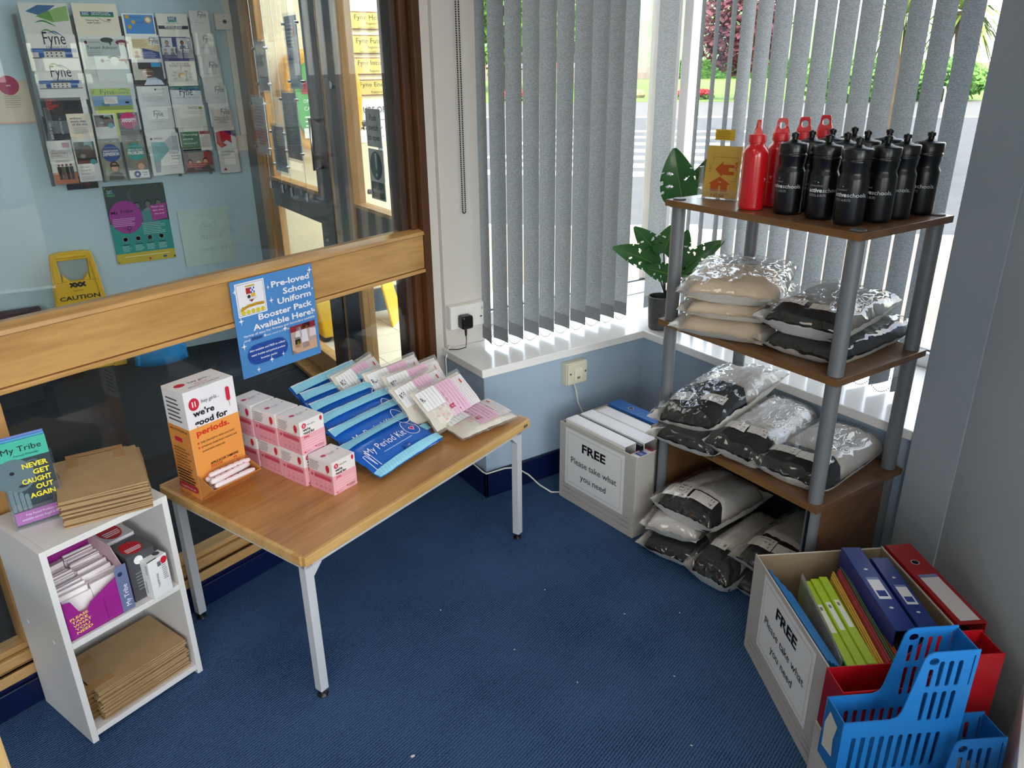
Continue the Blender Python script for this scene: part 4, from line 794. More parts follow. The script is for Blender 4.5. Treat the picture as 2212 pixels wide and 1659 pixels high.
P = Print(.02, .008); P.rect(0, 0, 1, 1, '#15151a'); P.lines(.15, .65, .85, 1, .2, .3, '#8a8a8e', 0); P.build(t, facing((.435, -.3075, .441), (1, 0, 0), (0, 0, 1)), 'maker_label')

# ---- tampon dispenser box
TZ = .459
OR = '#e79a4b'
t = thing('dispenser_box', 'tall orange and white tampon dispenser box with open tray on the table', 'dispenser', (.967, 1.738, TZ+.0005), frame=TF)
w, d, h = .150, .098, .312
MB().box(0, w, 0, d, 0, h).build('carton', M('#e8e6ea', .45, var=.015), t, bevel=.001)
P = Print(w, h); P.rect(0, 0, 1, .665, OR); P.ell(.17, .875, .10, '#c9273d', .055); P.rect(.135, .85, .155, .90, '#f2e8ea'); P.rect(.185, .85, .205, .90, '#f2e8ea'); P.text('hey girls...', .31, .865, .032, '#2a2430', w=.36, shear=.15); P.text("we're", .12, .765, .052, '#15141c', bold=.03, w=.42); P.text('good for', .12, .680, .052, '#15141c', bold=.03, w=.66); P.text('periods.', .12, .590, .052, '#d2361f', bold=.03, w=.66)
P.round(.80, .80, .88, .93, .006, '#c9273d'); P.line([(.84, .80), (.85, .75)], .001, '#9a3a44')
for i, s in enumerate(('help yourself to what you need', 'products made from natural and', 'sustainable materials')):
    P.text(s, .17, .515-.042*i, .020, '#3a2a20', w=(.68, .72, .46)[i])
    if i < 2: P.ell(.12, .524-.042*i, .018, '#c9371f')
P.text('APPLICATOR TAMPONS', .28, .29, .022, '#1d1a1a', w=.58, bold=.015); P.text('REGULAR', .28, .262, .022, '#d2431f', w=.24, bold=.015)
P.drop(.76, .27, .018, '#c9273d'); P.drop(.80, .27, .018, '#c9273d'); P.round(.30, .215, .80, .24, .004, '#f0ae66')
P.build(t, facing((0, -.0002, 0), (1, 0, 0), (0, 0, 1)))
P = Print(d, h); P.rect(0, 0, 1, .665, '#d98f45'); P.lines(.15, .92, .85, 6, .038, .014, '#5a565c', .3); P.text('APPLICATOR TAMPONS', .1, .62, .02, '#2a2220', w=.8); P.round(.25, .52, .6, .56, .004, '#c9273d'); P.lines(.12, .46, .88, 9, .03, .01, '#8a5a34', .3); P.lines(.1, .25, .9, 5, .028, .012, '#3a2c26', .3); P.round(.05, .055, .95, .115, .010, '#b3223a'); P.text('heygirls.co.uk', .5, .075, .018, '#f0dcdc', 'C', w=.7); P.text('say hey', .5, .02, .016, '#3a2c26', 'C')
P.build(t, facing((-.0002, d, 0), (0, -1, 0), (0, 0, 1)))
P = Print(w, d); P.ell(.17, .55, .10, '#c9273d', .12); P.text('hey girls...', .33, .48, .12, '#3a3238', w=.45, shear=.15); P.text('REGULAR', .5, .30, .06, '#c9273d', 'C'); P.text('APPLICATOR TAMPONS', .5, .16, .06, '#3a3238', 'C'); P.build(t, facing((0, 0, h+.0002), (1, 0, 0), (0, 1, 0)))
tray = MB()
tray.prism([(0, 0), (-.066, .050), (-.066, .052), (0, .004)], w, mx=Matrix(((0, 0, 1, 0), (1, 0, 0, 0), (0, 1, 0, 0), (0, 0, 0, 1))))
for x in (0, w-.0015): tray.prism([(0, 0), (0, .075), (-.066, .051)], .0015, mx=Matrix(((0, 0, 1, x), (1, 0, 0, 0), (0, 1, 0, 0), (0, 0, 0, 1))))
o = tray.build('tray', M('#d38a45', .5, var=.03), t)
P = Print(w, .08); P.line([(.2, .2), (.35, .5), (.3, .3), (.4, .6)], .005, '#c9371f'); P.text('please take one', .45, .4, .1, '#5a3a1c', w=.4); P.build(t, facing((0, -.0015, -.0008), (1, 0, 0), (0, -.066, .050)))
wr = M('#eddfe2', .35, var=.02)
def tampon_mesh():
    b = MB(); n = 10
    b.lathe([(.004, 0), (.0075, .004), (.0085, .015), (.0085, .105), (.0075, .115), (.0045, .122)], 10)
    return b.mesh('wrapper', wr, True)
TMs = tampon_mesh(); tp = Print(.12, .012)
for i in range(6): tp.ell(.1+.16*i, .5 if i % 2 else .62, .02, '#c93352', .22)
tp.text('regular', .3, .3, .5, '#c93352'); tpm = tp.mesh('print')
for i, (y, z, a, dx) in enumerate([(-.012, .022, 0, .012), (-.012, .041, 3, .02), (-.014, .060, -3, .012), (-.030, .037, 2, .008), (-.032, .055, 5, .022), (-.050, .052, -2, .014), (-.048, .068, 4, .006), (-.024, .074, -4, .018)]):
    o = thing('tampon', 'wrapped white and pink tampon in the tray of the orange dispenser', 'tampon', group='wrapped tampons in the dispenser tray')
    o.matrix_world = TF @ Matrix.Translation((.967+dx, 1.738+y, TZ+z)) @ Matrix.Rotation(R(a), 4, 'Z') @ Matrix.Rotation(R(90), 4, 'Y')
    place('wrapper', TMs, o); place('print', tpm, o, facing((.0004-.0085, -.006, .002), (0, 0, 1), (0, 1, 0)))

# ---- pink and white boxes of pads
def pad_box():
    t = thing('pad_box', '', 'box'); w, d, h = .083, .094, .097
    MB().box(0, w, 0, d, 0, h).build('carton', M('#e9e3e2', .45, var=.015), t, bevel=.0008)
    P = Print(w, h); P.rect(0, 0, 1, .58, '#e9a9b5'); P.ell(.18, .86, .09, '#c9273d'); P.rect(.15, .82, .165, .90, '#f2e8ea'); P.rect(.195, .82, .21, .90, '#f2e8ea'); P.text('hey girls...', .31, .84, .045, '#2a2430', w=.36, shear=.15); P.ell(.88, .90, .05, '#c9273d', .075); P.text("we're", .12, .70, .075, '#15141c', bold=.03, w=.30); P.text('good for', .12, .60, .075, '#15141c', bold=.03, w=.46); P.text('you.', .12, .49, .075, '#cf2440', bold=.03, w=.24)
    P.lines(.1, .42, .95, 4, .075, .035, '#f0bec6', .15); P.heart(.56, .12, .035, '#c9273d'); P.lines(.62, .14, .95, 3, .03, .012, '#a56a74'); P.ell(.10, .07, .03, '#c9273d'); P.text('Daily Pads', .16, .06, .025, '#5a3a44')
    P.build(t, facing((0, -.0002, 0), (1, 0, 0), (0, 0, 1)))
    P = Print(d, h); P.rect(0, 0, 1, .58, '#e39aa8'); P.lines(.05, .90, .5, 6, .05, .018, '#8a7f82', .3); P.ell(.82, .78, .075, '#c9273d', .12); P.text('Pads', .74, .62, .035, '#c9273d'); P.rect(.22, .40, .94, .50, '#c9455c'); P.ell(.12, .45, .05, '#c9455c'); P.lines(.25, .54, .9, 1, .05, .02, '#b35a6a', 0)
    for i in range(4): P.drop(.28+.2*i, .28, .018, '#c9455c'); P.lines(.22+.2*i, .18, .34+.2*i, 2, .04, .015, '#b9707e', .2)
    P.build(t, facing((-.0002, d, 0), (0, -1, 0), (0, 0, 1)))
    P = Print(w, d); P.ell(.22, .56, .10, '#c9455c', .07); P.text('hey girls...', .36, .52, .06, '#4a4248', w=.36, shear=.15); P.lines(.36, .47, .6, 1, .03, .012, '#8a8286', 0); P.ell(.84, .56, .035, '#8a8286'); P.line([(.04, .12), (.4, .12), (.5, .18), (.6, .12), (.96, .12)], .0005, '#bdb4b4'); P.build(t, facing((0, 0, h+.0002), (1, 0, 0), (0, 1, 0)))
    return t
pb = pad_box(); pb['group'] = 'pink and white pad boxes on the coffee table'; first = True
for (x, y, z, a, lb) in [(1.188, 1.461, 0, 0, 'pink and white pad box standing alone nearest the table edge'), (1.178, 1.563, 0, 1, 'lower pad box of the stack nearest the blue pouches'), (1.176, 1.561, .0975, -1, 'upper pad box of the stack nearest the blue pouches'), (1.178, 1.664, 0, -1, 'lower pad box of the middle stack of three'), (1.174, 1.660, .0975, 1, 'upper pad box of the middle stack of three'), (1.176, 1.766, 0, 1, 'lower pad box of the stack beside the orange dispenser'), (1.172, 1.764, .0975, 0, 'upper pad box of the stack beside the orange dispenser')]:
    mw = TF @ Matrix.Translation((x, y, TZ+z+.0006)) @ Matrix.Rotation(R(a), 4, 'Z')
    if first: pb.matrix_world = mw; pb['label'] = lb; first = False
    else: dup(pb, label=lb, mw=mw)

# ---- soft pouches
def pillow(w, h, th, nu=22, nv=14, seed=0, crinkle=.0025, flange=.012):
    """closed soft pouch lying in x-y, front face +z"""
    b = MB()
    def f(sgn):
        def fn(s, t):
            a, c = 2*s-1, 2*t-1; fx = max(0, 1-abs(a)**2.6); fy = max(0, 1-abs(c)**2.6); k = (fx*fy)**.55
            nz = mnoise.noise(Vector((a*4+seed, c*4, seed*1.7)))+.6*mnoise.noise(Vector((a*11, c*9+seed, 3.1)))
            edge = 1-min(1, k*3)
            return ((s-.5)*w*(1-.02*math.cos(c*3)), (t-.5)*h*(1-.02*math.cos(a*3)), sgn*(th/2*k)+crinkle*nz*(.4+.9*edge)*(1 if sgn > 0 else .8))
        return fn
    top = f(1); bot = f(-1); b.grid(top, nu, nv); b.grid(lambda s, t: bot(1-s, t), nu, nv); return b, top
def drape(P, top, w, h, off=.0012):
    """lay a flat print on the curved front of a pouch"""
    P.v = [(x-w/2, y-h/2, top(min(1, max(0, x/w)), min(1, max(0, y/h)))[2]+z*1.6+off) for x, y, z in P.v]; return P
KW, KH = .285, .165
def kit(seed):
    t = thing('period_kit_pouch', '', 'pouch', group='blue period kit pouches fanned out on the table')
    b, top = pillow(KW, KH, .030, seed=seed); b.build('pouch', M('#1a62c4', .25, var=.10, scale=5, coat=.3), t, smooth=True, ang=0)
    Q = Print(KW, KH)
    for (y0, y1, c) in ((.0, .15, '#8fd0e6'), (.80, .97, '#8fd0e6'), (.97, 1, '#e4e8ec')):
        for i in range(24):
            for j in range(3): Q._a([(i/24, y0+(y1-y0)*j/3), ((i+1)/24, y0+(y1-y0)*j/3), ((i+1)/24, y0+(y1-y0)*(j+1)/3), (i/24, y0+(y1-y0)*(j+1)/3)], [(0, 1, 2, 3)], c)
    Q.k = 6
    Q.text('My Period Kit', .12, .46, .16, '#e9f0f8', w=.58, shear=.12); Q.lines(.28, .37, .72, 1, .05, .018, '#9cc4ea', .05); Q.rect(.50, .17, .60, .29, '#1b4f9e'); Q.text('always', .51, .21, .05, '#cfe0f4', w=.08)
    lf = [(.80+.085*math.cos(a)*(1-.25*math.sin(a)), .55+.21*math.sin(a)) for a in [2*math.pi*i/20 for i in range(21)]]; Q.line(lf, .0022, '#e9f0f8'); Q.heart(.80, .50, .038, '#e6ecf6'); Q.heart(.80, .50, .028, '#c8276c')
    Q.line([(.03, .12), (.05, .5), (.075, .5), (.08, .2), (.095, .55), (.12, .5), (.11, .15)], .002, '#e9f0f8')
    drape(Q, top, KW, KH); Q.build(t); return t
LK = ['frontmost blue period kit pouch with heart and white lettering', 'second blue period kit pouch from the front of the fan', 'third blue period kit pouch from the front of the fan', 'fourth blue period kit pouch from the front of the fan', 'fifth blue period kit pouch from the front of the fan', 'rearmost blue period kit pouch, against the glass']
for k in range(6):
    o = kit(k*2.3+1); o['label'] = LK[k]; tilt = (16, 24, 30, 35, 38, 42)[k]
    o.matrix_world = TF @ Matrix.Translation((1.452+.022*k, 1.415+.074*k, TZ+.016+.002*k)) @ Matrix.Rotation(R(3-2*k if k < 5 else 4), 4, 'Z') @ Matrix.Rotation(R(tilt), 4, 'X') @ Matrix.Translation((0, KH/2, 0))
PW, PH = .245, .165
def pack(seed, th=.032):
    t = thing('period_pack', '', 'pack', group='clear period product packs on the table')
    b, top = pillow(PW-.015, PH-.02, th*.8, seed=seed); b.build('contents', M('#e4ddd0', .7, var=.05, scale=14), t, smooth=True, ang=0)
    b2, top2 = pillow(PW, PH, th, seed=seed+5, crinkle=.004); b2.build('clear_bag', FILM2, t, smooth=True, ang=0)
    Q = Print(PW-.02, PH-.025)
    def gr(x0, y0, x1, y1, c, n=6, m=5):
        for i in range(n):
            for j in range(m): Q._a([(x0+(x1-x0)*i/n, y0+(y1-y0)*j/m), (x0+(x1-x0)*(i+1)/n, y0+(y1-y0)*j/m), (x0+(x1-x0)*(i+1)/n, y0+(y1-y0)*(j+1)/m), (x0+(x1-x0)*i/n, y0+(y1-y0)*(j+1)/m)], [(0, 1, 2, 3)], c)
        Q.k = 3
    gr(.38, .08, .74, .95, '#e6b8cf'); gr(.02, .45, .37, .95, '#ecebec'); gr(.75, .10, .98, .92, '#e9e1e4'); Q.k = 5
    Q.text('Period', .56, .62, .15, '#c0325c', 'C', .01, w=.26, shear=.2); Q.text('Products', .56, .44, .12, '#c4466c', 'C', w=.28, shear=.2); Q.poly([(.40, .26), (.72, .30), (.72, .40), (.40, .36)], '#b8325a'); Q.text('BOOST PACK', .56, .30, .05, '#f0dce4', 'C', w=.24, rot=3); Q.heart(.56, .18, .018, '#b8325a')
    Q.text('REGULAR', .05, .68, .12, '#17161c', w=.30, rot=8, bold=.01)
    for i in range(8): Q.ell(random.choice((.12, .22, .30, .82, .90)), .1+.33*random.random(), .02, '#dfaebb')
    Q.frame(.84, .68, .96, .88, .0008, '#c9b4b6'); Q.poly([(.86, .78), (.90, .84), (.94, .78)], '#c8482c'); Q.rect(.87, .71, .93, .78, '#c8482c')
    Q.v = [(x+.010, y+.0125, z) for x, y, z in Q.v]; drape(Q, top, PW, PH, .002); Q.build(t, name='label'); return t
for i, (x, y, z, tilt, rz, lb) in enumerate([(1.735, 1.335, .020, 5, -10, 'clear period product pack lying flat at the right front of the table'), (1.715, 1.440, .026, 42, 0, 'large clear period product pack leaning behind the flat one'), (1.695, 1.520, .026, 47, 4, 'clear period pack half hidden behind the large leaning one'), (1.735, 1.595, .026, 50, -6, 'middle clear period pack with tag at its upper right'), (1.715, 1.668, .026, 52, -4, 'second clear period pack from the back of the row'), (1.655, 1.760, .030, 52, 12, 'rearmost clear period pack leaning at the back by the glass')]):
    o = pack(i*3.1+.7, .038 if i == 0 else .032); o['label'] = lb
    o.matrix_world = TF @ Matrix.Translation((x, y, TZ+z)) @ Matrix.Rotation(R(rz), 4, 'Z') @ Matrix.Rotation(R(tilt), 4, 'X') @ Matrix.Translation((0, PH/2, 0))

# ---- white bookcase and what is in it (frame TF)
t = thing('bookcase', 'small white two-tier bookcase standing at the left by the glass', 'bookcase', (.538, 1.677, 0), frame=TF)
WB = M('#dedbd8', .4, var=.015); WE = M('#eef0f2', .35, var=.01)
MB().box(0, .015, 0, .243, 0, .556).build('side_panel', WB, t, bevel=.001); MB().box(.290, .305, 0, .243, 0, .556).build('side_panel', WB, t, bevel=.001)
MB().box(.015, .290, 0, .243, .540, .556).build('top_board', WB, t, bevel=.001); MB().box(.015, .290, .002, .24, .280, .296).build('shelf', WB, t, bevel=.001); MB().box(.015, .290, .002, .24, .014, .030).build('base_board', WB, t, bevel=.001); MB().box(.015, .290, .236, .243, .03, .54).build('back_panel', WB, t)
for x in (-.0005,): MB().cyl((x, .06, .285), (x-.0015, .06, .285), .005, 10).build('cap', WE, t); MB().cyl((x, .19, .285), (x-.0015, .19, .285), .005, 10).build('cap', WE, t)
KRAFT = M('#ab8c64', .75, var=.08, scale=18, bump=.15, bscale=40); KRAFT2 = M('#a57d4e', .75, var=.08, scale=18)
def kraft_meshes(L, Wd, th):
    b = MB()
    def top(s, tt):
        return ((s-.5)*L, (tt-.5)*Wd, th/2+.0006*mnoise.noise(Vector((s*5, tt*5, 1.3))))
    b.box(-L/2, L/2, -Wd/2, Wd/2, 0, th*.5); b.grid(top, 8, 6)
    b.box(-L/2+.01, L/2-.1, -Wd/2-.001, Wd/2+.001, th*.2, th*.35)
    body = b.mesh('bag_body', KRAFT)
    h = MB().box(-.005, .055, -.066, -.040, th*.5, th*.5+.0009).box(-.005, .055, .040, .066, th*.5, th*.5+.0009).box(-.022, -.004, -.066, .066, th*.5, th*.5+.0009)
    return body, h.mesh('handle', KRAFT2)
def kraft_stack(n, base, L, Wd, th, grp, where, flip, first_z, jit=.004, rz0=0):
    bm, hm = kraft_meshes(L, Wd, th)
    for i in range(n):
        top = i == n-1
        o = thing('paper_bag', ('topmost flat brown paper bag of the stack '+where) if top else ('flat brown paper bag within the stack '+where), 'paper bag', group=grp)
        o.matrix_world = TF @ Matrix.Translation((base[0]+random.uniform(-jit, jit), base[1]+random.uniform(-jit, jit), first_z+i*th*.72)) @ Matrix.Rotation(R(rz0+random.uniform(-1.5, 1.5)+(180 if flip else 0)), 4, 'Z') @ Matrix.Rotation(R(random.uniform(-.25, .25)), 4, 'Y')
        place('bag_body', bm, o); place('handle', hm, o, Matrix.Translation((-L/2, 0, 0)))
kraft_stack(17, (.700, 1.775), .235, .175, .0075, 'paper bags in the lower shelf', 'in the lower shelf of the white bookcase', False, .031)
kraft_stack(13, (.755, 1.795), .225, .190, .0075, 'paper bags on top of the bookcase', 'on top of the white bookcase', True, .557, rz0=66)
# purple pad dispenser box
PU = M('#9a1f86', .45, var=.03)
t = thing('pad_dispenser', 'magenta cardboard pad dispenser on the upper shelf of the bookcase', 'dispenser', (.556, 1.688, .297), frame=TF)
w, d = .158, .175
MB().box(0, w, d-.003, d, 0, .225).build('back_card', PU, t); MB().box(0, .002, .0, d, 0, .11).build('side_card', PU, t); MB().prism([(0, 0), (d, 0), (d, .16), (.06, .155), (0, .10)], .002, mx=Matrix(((0, 0, 1, w-.002), (1, 0, 0, 0), (0, 1, 0, 0), (0, 0, 0, 1)))).build('side_card', M('#c9a9b2', .5), t)
MB().prism([(0, 0), (w, 0), (w, .118), (.062, .075), (.05, .06), (.035, .062), (.02, .1), (0, .105)], .002, mx=Matrix(((1, 0, 0, 0), (0, 0, -1, .002), (0, 1, 0, 0), (0, 0, 0, 1)))).build('front_card', PU, t); MB().box(0, w, 0, d, 0, .002).build('base_card', PU, t)
P = Print(w, .11)
for i, s in enumerate(('PLEASE', 'TAKE', 'WHAT', 'YOU', 'NEED')): P.text(s, .06+.012*i, .46-.092*i, .062, '#f1cf62', w=(.27, .24, .27, .22, .24)[i], bold=.02, rot=4)
P.line([(.58, .1), (.58, .62)], .0008, '#6d1560'); P.build(t, facing((0, -.0003, 0), (1, 0, 0), (0, 0, 1)))
P = Print(.03, .13); P.rect(0, 0, 1, 1, '#6a7396'); P.text('My Tribe', .75, .10, .09, '#eef0f6', rot=90); P.ell(.4, .82, .2, '#2c3350'); P.build(t, facing((w, .031, .002), (0, -1, 0), (0, 0, 1))) if False else P.build(t, facing((w-.030, -.0006, .0), (1, 0, 0), (0, 0, 1)))
pm = MB().box(-.036, .036, -.0035, .0035, 0, .092).mesh('wrapper', M('#ece3e4', .4, var=.05, scale=30)); pp = Print(.07, .09)
for i in range(7): pp.ell(.12+.76*random.random(), .1+.8*random.random(), .045, '#e3a9bb')
ppm = pp.mesh('print')
for i in range(38):
    r, c = divmod(i, 19)
    o = thing('sanitary_pad', 'thin wrapped sanitary pad filed in the magenta dispenser', 'sanitary pad', group='wrapped pads in the magenta dispenser')
    o.matrix_world = TF @ Matrix.Translation((.556+.042+.076*r, 1.688+.012+.0078*c, .301)) @ Matrix.Rotation(R(random.uniform(-3, 3)), 4, 'Z') @ Matrix.Rotation(R(-8+random.uniform(-2, 2)), 4, 'X') @ Matrix.Translation((random.uniform(-.004, .004), 0, random.uniform(-.004, .010)+.0012*c))
    place('wrapper', pm, o); place('print', ppm, o, facing((-.035, -.0036, 0), (1, 0, 0), (0, 0, 1)))
# grey and white boxes right of it
def girls_box(label, x, y, w, d, h, front, top, rz=0, white=False):
    t = thing('tampon_box', label, 'box', (x, y, .297), rotz=R(rz), frame=TF)
    MB().box(0, w, 0, d, 0, h).build('carton', M(front, .45, var=.03), t, bevel=.0008)
    P = Print(w, d)
    if not white:
        P.rect(0, 0, 1, 1, top); P.ell(.46, .42, .36, '#c3202c', .38); P.rect(.2, .36, .75, .40, '#f0e6e6'); P.rect(.2, .28, .75, .32, '#f0e6e6'); P.rect(.2, .20, .7, .24, '#f0e6e6'); P.text('girls', .75, .80, .09, '#3c3a40', 'R', shear=.3)
    else: P.rect(.0, .0, .5, .12, '#1c1c20'); P.ell(.72, .62, .16, '#4a4a4e')
    P.build(t, facing((0, 0, h+.0003), (1, 0, 0), (0, 1, 0)))
    P = Print(w, h)
    if white: P.text('TAMPONS', .42, .25, .055, '#33343a', rot=90); P.lines(.65, .8, .9, 9, .05, .02, '#8d8d92'); P.ell(.8, .88, .16, '#c3202c', .09); P.rect(.45, .78, .62, .9, '#6d6d72')
    else: P.ell(.4, .86, .16, '#e6e4e2', .09); P.lines(.2, .6, .8, 6, .07, .02, '#8a8a90'); P.ell(.7, .5, .2, '#7a6d70', .2)
    P.build(t, facing((0, -.0003, 0), (1, 0, 0), (0, 0, 1)))
    if white:
        P = Print(d, h); P.text('TAMPONS', .4, .12, .05, '#33343a', rot=90); P.lines(.6, .9, .9, 5, .05, .02, '#8d8d92'); P.build(t, facing((-.0003, d, 0), (0, -1, 0), (0, 0, 1)))
girls_box('light grey tampon box with red ellipse at the back of the upper shelf', .722, 1.79, .075, .115, .138, '#c4c4c6', '#c4c4c6')
girls_box('dark grey tampon box with red ellipse in front of the light grey one', .723, 1.700, .072, .085, .130, '#4a4a4e', '#5a5a5e')
girls_box('small white tampon box at the right front of the upper shelf', .757, 1.670, .055, .030, .108, '#e8e7e6', '#e8e7e6', 8, True)
# leaflet holder on top of the bookcase
t = thing('leaflet_holder', 'clear plastic leaflet holder on top of the white bookcase', 'leaflet holder', (.552, 1.812, .5565), rotz=R(-14), frame=TF)
b = MB(); hw = .112
b.box(0, hw, 0, .055, 0, .002).box(0, hw, .03, .032, 0, .165).box(0, .002, 0, .032, .0, .105).box(hw-.002, hw, 0, .032, .0, .105).box(0, hw, 0, .002, 0, .052).box(0, .024, 0, .002, .052, .095).box(hw-.024, hw, 0, .002, .052, .095)
b.build('holder', ACRYL, t)
def d_never(P):
    P.rect(0, .78, 1, 1, '#49b79f'); P.rect(0, .0, 1, .78, '#33424a'); P.ell(.22, .60, .40, '#5f757d', .20); P.ell(.62, .70, .14, '#4f646c', .05); P.ell(.62, .71, .05, '#20282e', .02); P.ell(.18, .64, .05, '#1c2429', .02)
    for i in range(4): P.round(.0+.10*i, .18, .085+.10*i, .46-.03*i, .004, '#6d848c')
    P.ell(.34, .47, .10, '#2c383f', .02)
    P.text('My Tribe', .08, .87, .065, '#16221f', w=.80, rot=0); P.text('Period Friendly', .3, .815, .022, '#1f5a50', w=.5)
    for i, s in enumerate(('NEVER', 'GET', 'CAUGHT', 'OUT', 'AGAIN')): P.text(s, .92, .66-.09*i, .055, '#f0df3c', 'R', .03, w=(.52, .34, .60, .36, .52)[i])
    P.rect(0, .02, 1, .17, '#b262b4'); P.text('Free Period Products now', .94, .11, .026, '#f4eaf4', 'R', w=.72); P.text('available across Argyll & Bute', .94, .06, .026, '#f4eaf4', 'R', w=.82)
for i, (c, lb) in enumerate([('#6d84c8', 'plain violet-edged leaflet at the back of the clear holder'), ('#4f9bd0', 'plain blue-edged leaflet second from back in the clear holder'), ('#49b79f', 'teal My Tribe leaflet reading never get caught out again')]):
    o = MB().box(0, .10, 0, .0025, 0, .205+.004*(2-i)).build('leaflet', card_mat(c)); tag(o, lb, 'leaflet', 'leaflets in the holder on the bookcase')
    o.matrix_world = TF @ Matrix.Translation((.552, 1.812, .5565)) @ Matrix.Rotation(R(-14), 4, 'Z') @ Matrix.Translation((.006, .022-.006*i, .003)) @ Matrix.Rotation(R(-4), 4, 'X')
    if i == 2: P = Print(.10, .205); d_never(P); P.build(o, facing((0, -.0001, 0), (1, 0, 0), (0, 0, 1)))
# chair leg at the lower left corner: a beech chair with blue seat
BEECH = wood_mat('beech', '#c79f62', '#ddb97e', .38, 2.0, 'Z', 6)
t = thing('wooden_chair', 'pale beech chair with a blue seat at the lower left corner', 'chair', (.075, 1.60, 0), frame=TF)
for x, y, l in ((.21, .17, .80), (.21, -.2, .44), (-.2, .17, .80), (-.2, -.2, .44)): MB().prism([(-.02, 0), (.02, 0), (.02, l), (-.02, l)], .03, mx=Matrix(((1, 0, -.0, x), (0, 0, -1, y+.015), (0, 1, 0, 0), (0, 0, 0, 1)))).build('leg', BEECH, t, bevel=.006)
MB().box(-.22, .22, -.22, .20, .42, .47).build('seat', M('#1c2a66', .8, var=.1, scale=60), t, bevel=.015); MB().box(-.2, .2, .155, .185, .62, .80).build('backrest', M('#1c2a66', .8, var=.1, scale=60), t, bevel=.01)
MB().cyl((.231, .17, .33), (.236, .17, .33), .022, 16).build('cap', M('#20287a', .4), t)
# ---- shelving unit by the window
U0, U1, V0, V1 = 1.678, 2.080, 1.050, 1.700
t = thing('shelving_unit', 'walnut and grey tube shelving unit standing in front of the window', 'shelving unit', ((U0+U1)/2, (V0+V1)/2, 0)); hw, hd = (U1-U0)/2, (V1-V0)/2
for z in (.410, .785, 1.158):
    s = MB().box(-hw, hw, -hd, hd, z-.0185, z).build('shelf_board', SHELFW, t, bevel=.001); MB().box(-hw-.0006, -hw+.001, -hd, hd, z-.0185, z-.0008).build('edge_band', SHELFE, s)
px, py = hw-.029, hd-.029
for sx_i in (-1, 1):
    for sy_i in (-1, 1):
        x, y = sx_i*px, sy_i*py
        for z0, z1 in ((.4105, .766), (.7855, 1.139)): MB().cyl((x, y, z0), (x, y, z1), .0205, 24).build('post', GREYP, t, smooth=True)
        MB().lathe([(.019, 0), (.020, .0015), (.018, .004), (.001, .0045)], 24, (x, y, 1.1582)).build('cap', M('#55575c', .4), t, smooth=True)
        l = MB().cyl((x, y, .0), (x, y, .391), .0205, 24).build('leg', GREYP, t, smooth=True); MB().box(x-.022, x-.0185, y-.004, y+.004, .005, .39).build('groove', BLACKP, l)
for s in (-1, 1): MB().box(-px+.015, px-.015, s*py-.008, s*py+.008, .02, .391).build('side_panel', SHELFW, t)
MB().box(-px, px, -py, py, .02, .036).build('base_board', SHELFW, t); MB().box(px-.004, px+.004, -py+.02, py-.02, .04, .39).build('back_panel', M('#14161c', .7), t)

# ---- water bottles
def wrap(P, r, w):
    P.v = [((r+z)*math.sin((x-w/2)/r), -(r+z)*math.cos((x-w/2)/r), y) for x, y, z in P.v]; return P
def black_bottle():
    t = thing('black_bottle', '', 'bottle', group='black sports bottles on the top shelf'); r = .0362; S = 28
    MB().lathe([(.001, 0), (.030, 0), (.0345, .003), (r, .010), (r, .108), (.0355, .112), (.0318, .119), (.0312, .126), (.0338, .136), (.0342, .146), (.0355, .149), (.0355, .153), (.0335, .155), (.0335, .158)], S).build('body', BLACKP, t, smooth=True, ang=60)
    l = MB().lathe([(.034, .158), (.0358, .159), (.0358, .1785), (.034, .181), (.018, .1835), (.014, .185), (.0095, .1885), (.001, .189)], S).build('lid', M('#121317', .28, var=.03), t, smooth=True, ang=50)
    MB().lathe([(.0075, .188), (.0075, .196), (.0098, .1965), (.0098, .204), (.0085, .2055), (.003, .206), (.003, .2075), (.001, .2075)], 16).build('spout', BLACKP, l, smooth=True, ang=40)
    w, h = .115, .044; P = Print(w, h); c = '#d6d8dc'
    P.text('sportscotland', .12, .72, .10, '#a9abb0', w=.30); P.text('active', .12, .40, .22, c, w=.31, bold=.03); P.text('schools,', .44, .40, .22, c, w=.42); P.text('ARGYLL & BUTE', .12, .16, .13, '#a5a7ad', w=.40); P.ell(.33, .95, .012, c); P.line([(.08, .5), (.10, .85), (.2, 1.0), (.30, 1.0)], .0005, '#6d7076')
    P.v = [(x, y+.052, z) for x, y, z in P.v]; wrap(P, r+.0001, w).build(t, name='print'); return t
bb0 = black_bottle(); first = True
cols = ['front', 'second', 'third', 'back']
bpos = [(1.765, 1.333, 'left-hand black bottle of the front row, next to the red bottle'), (1.772, 1.236, 'middle black bottle of the front row showing the whole slogan'), (1.760, 1.145, 'front corner black bottle nearest the camera'), (1.846, 1.342, 'black bottle directly behind the left-hand one of the front row'), (1.860, 1.246, 'black bottle directly behind the middle one of the front row'), (1.846, 1.125, 'black bottle second along the right-hand row, behind the corner one'), (1.938, 1.345, 'black bottle third back in the left-hand file, below a red loop cap'), (1.950, 1.248, 'black bottle in the centre of the block, third back'), (1.926, 1.124, 'black bottle third along the right-hand row'), (2.030, 1.340, 'rear left black bottle of the block, tallest spout in view'), (2.036, 1.240, 'rear middle black bottle of the block against the blind'), (2.030, 1.122, 'rear right black bottle standing apart by the pillar')]
for i, (x, y, lb) in enumerate(bpos):
    mw = Matrix.Translation((x, y, 1.1585)) @ Matrix.Rotation(R(-52+(-16, 8, -10, 5, 0, -24, 10, 0, -30, 15, 4, -26)[i]), 4, 'Z')
    if first: bb0.matrix_world = mw; bb0['label'] = lb; first = False
    else: dup(bb0, label=lb, mw=mw)
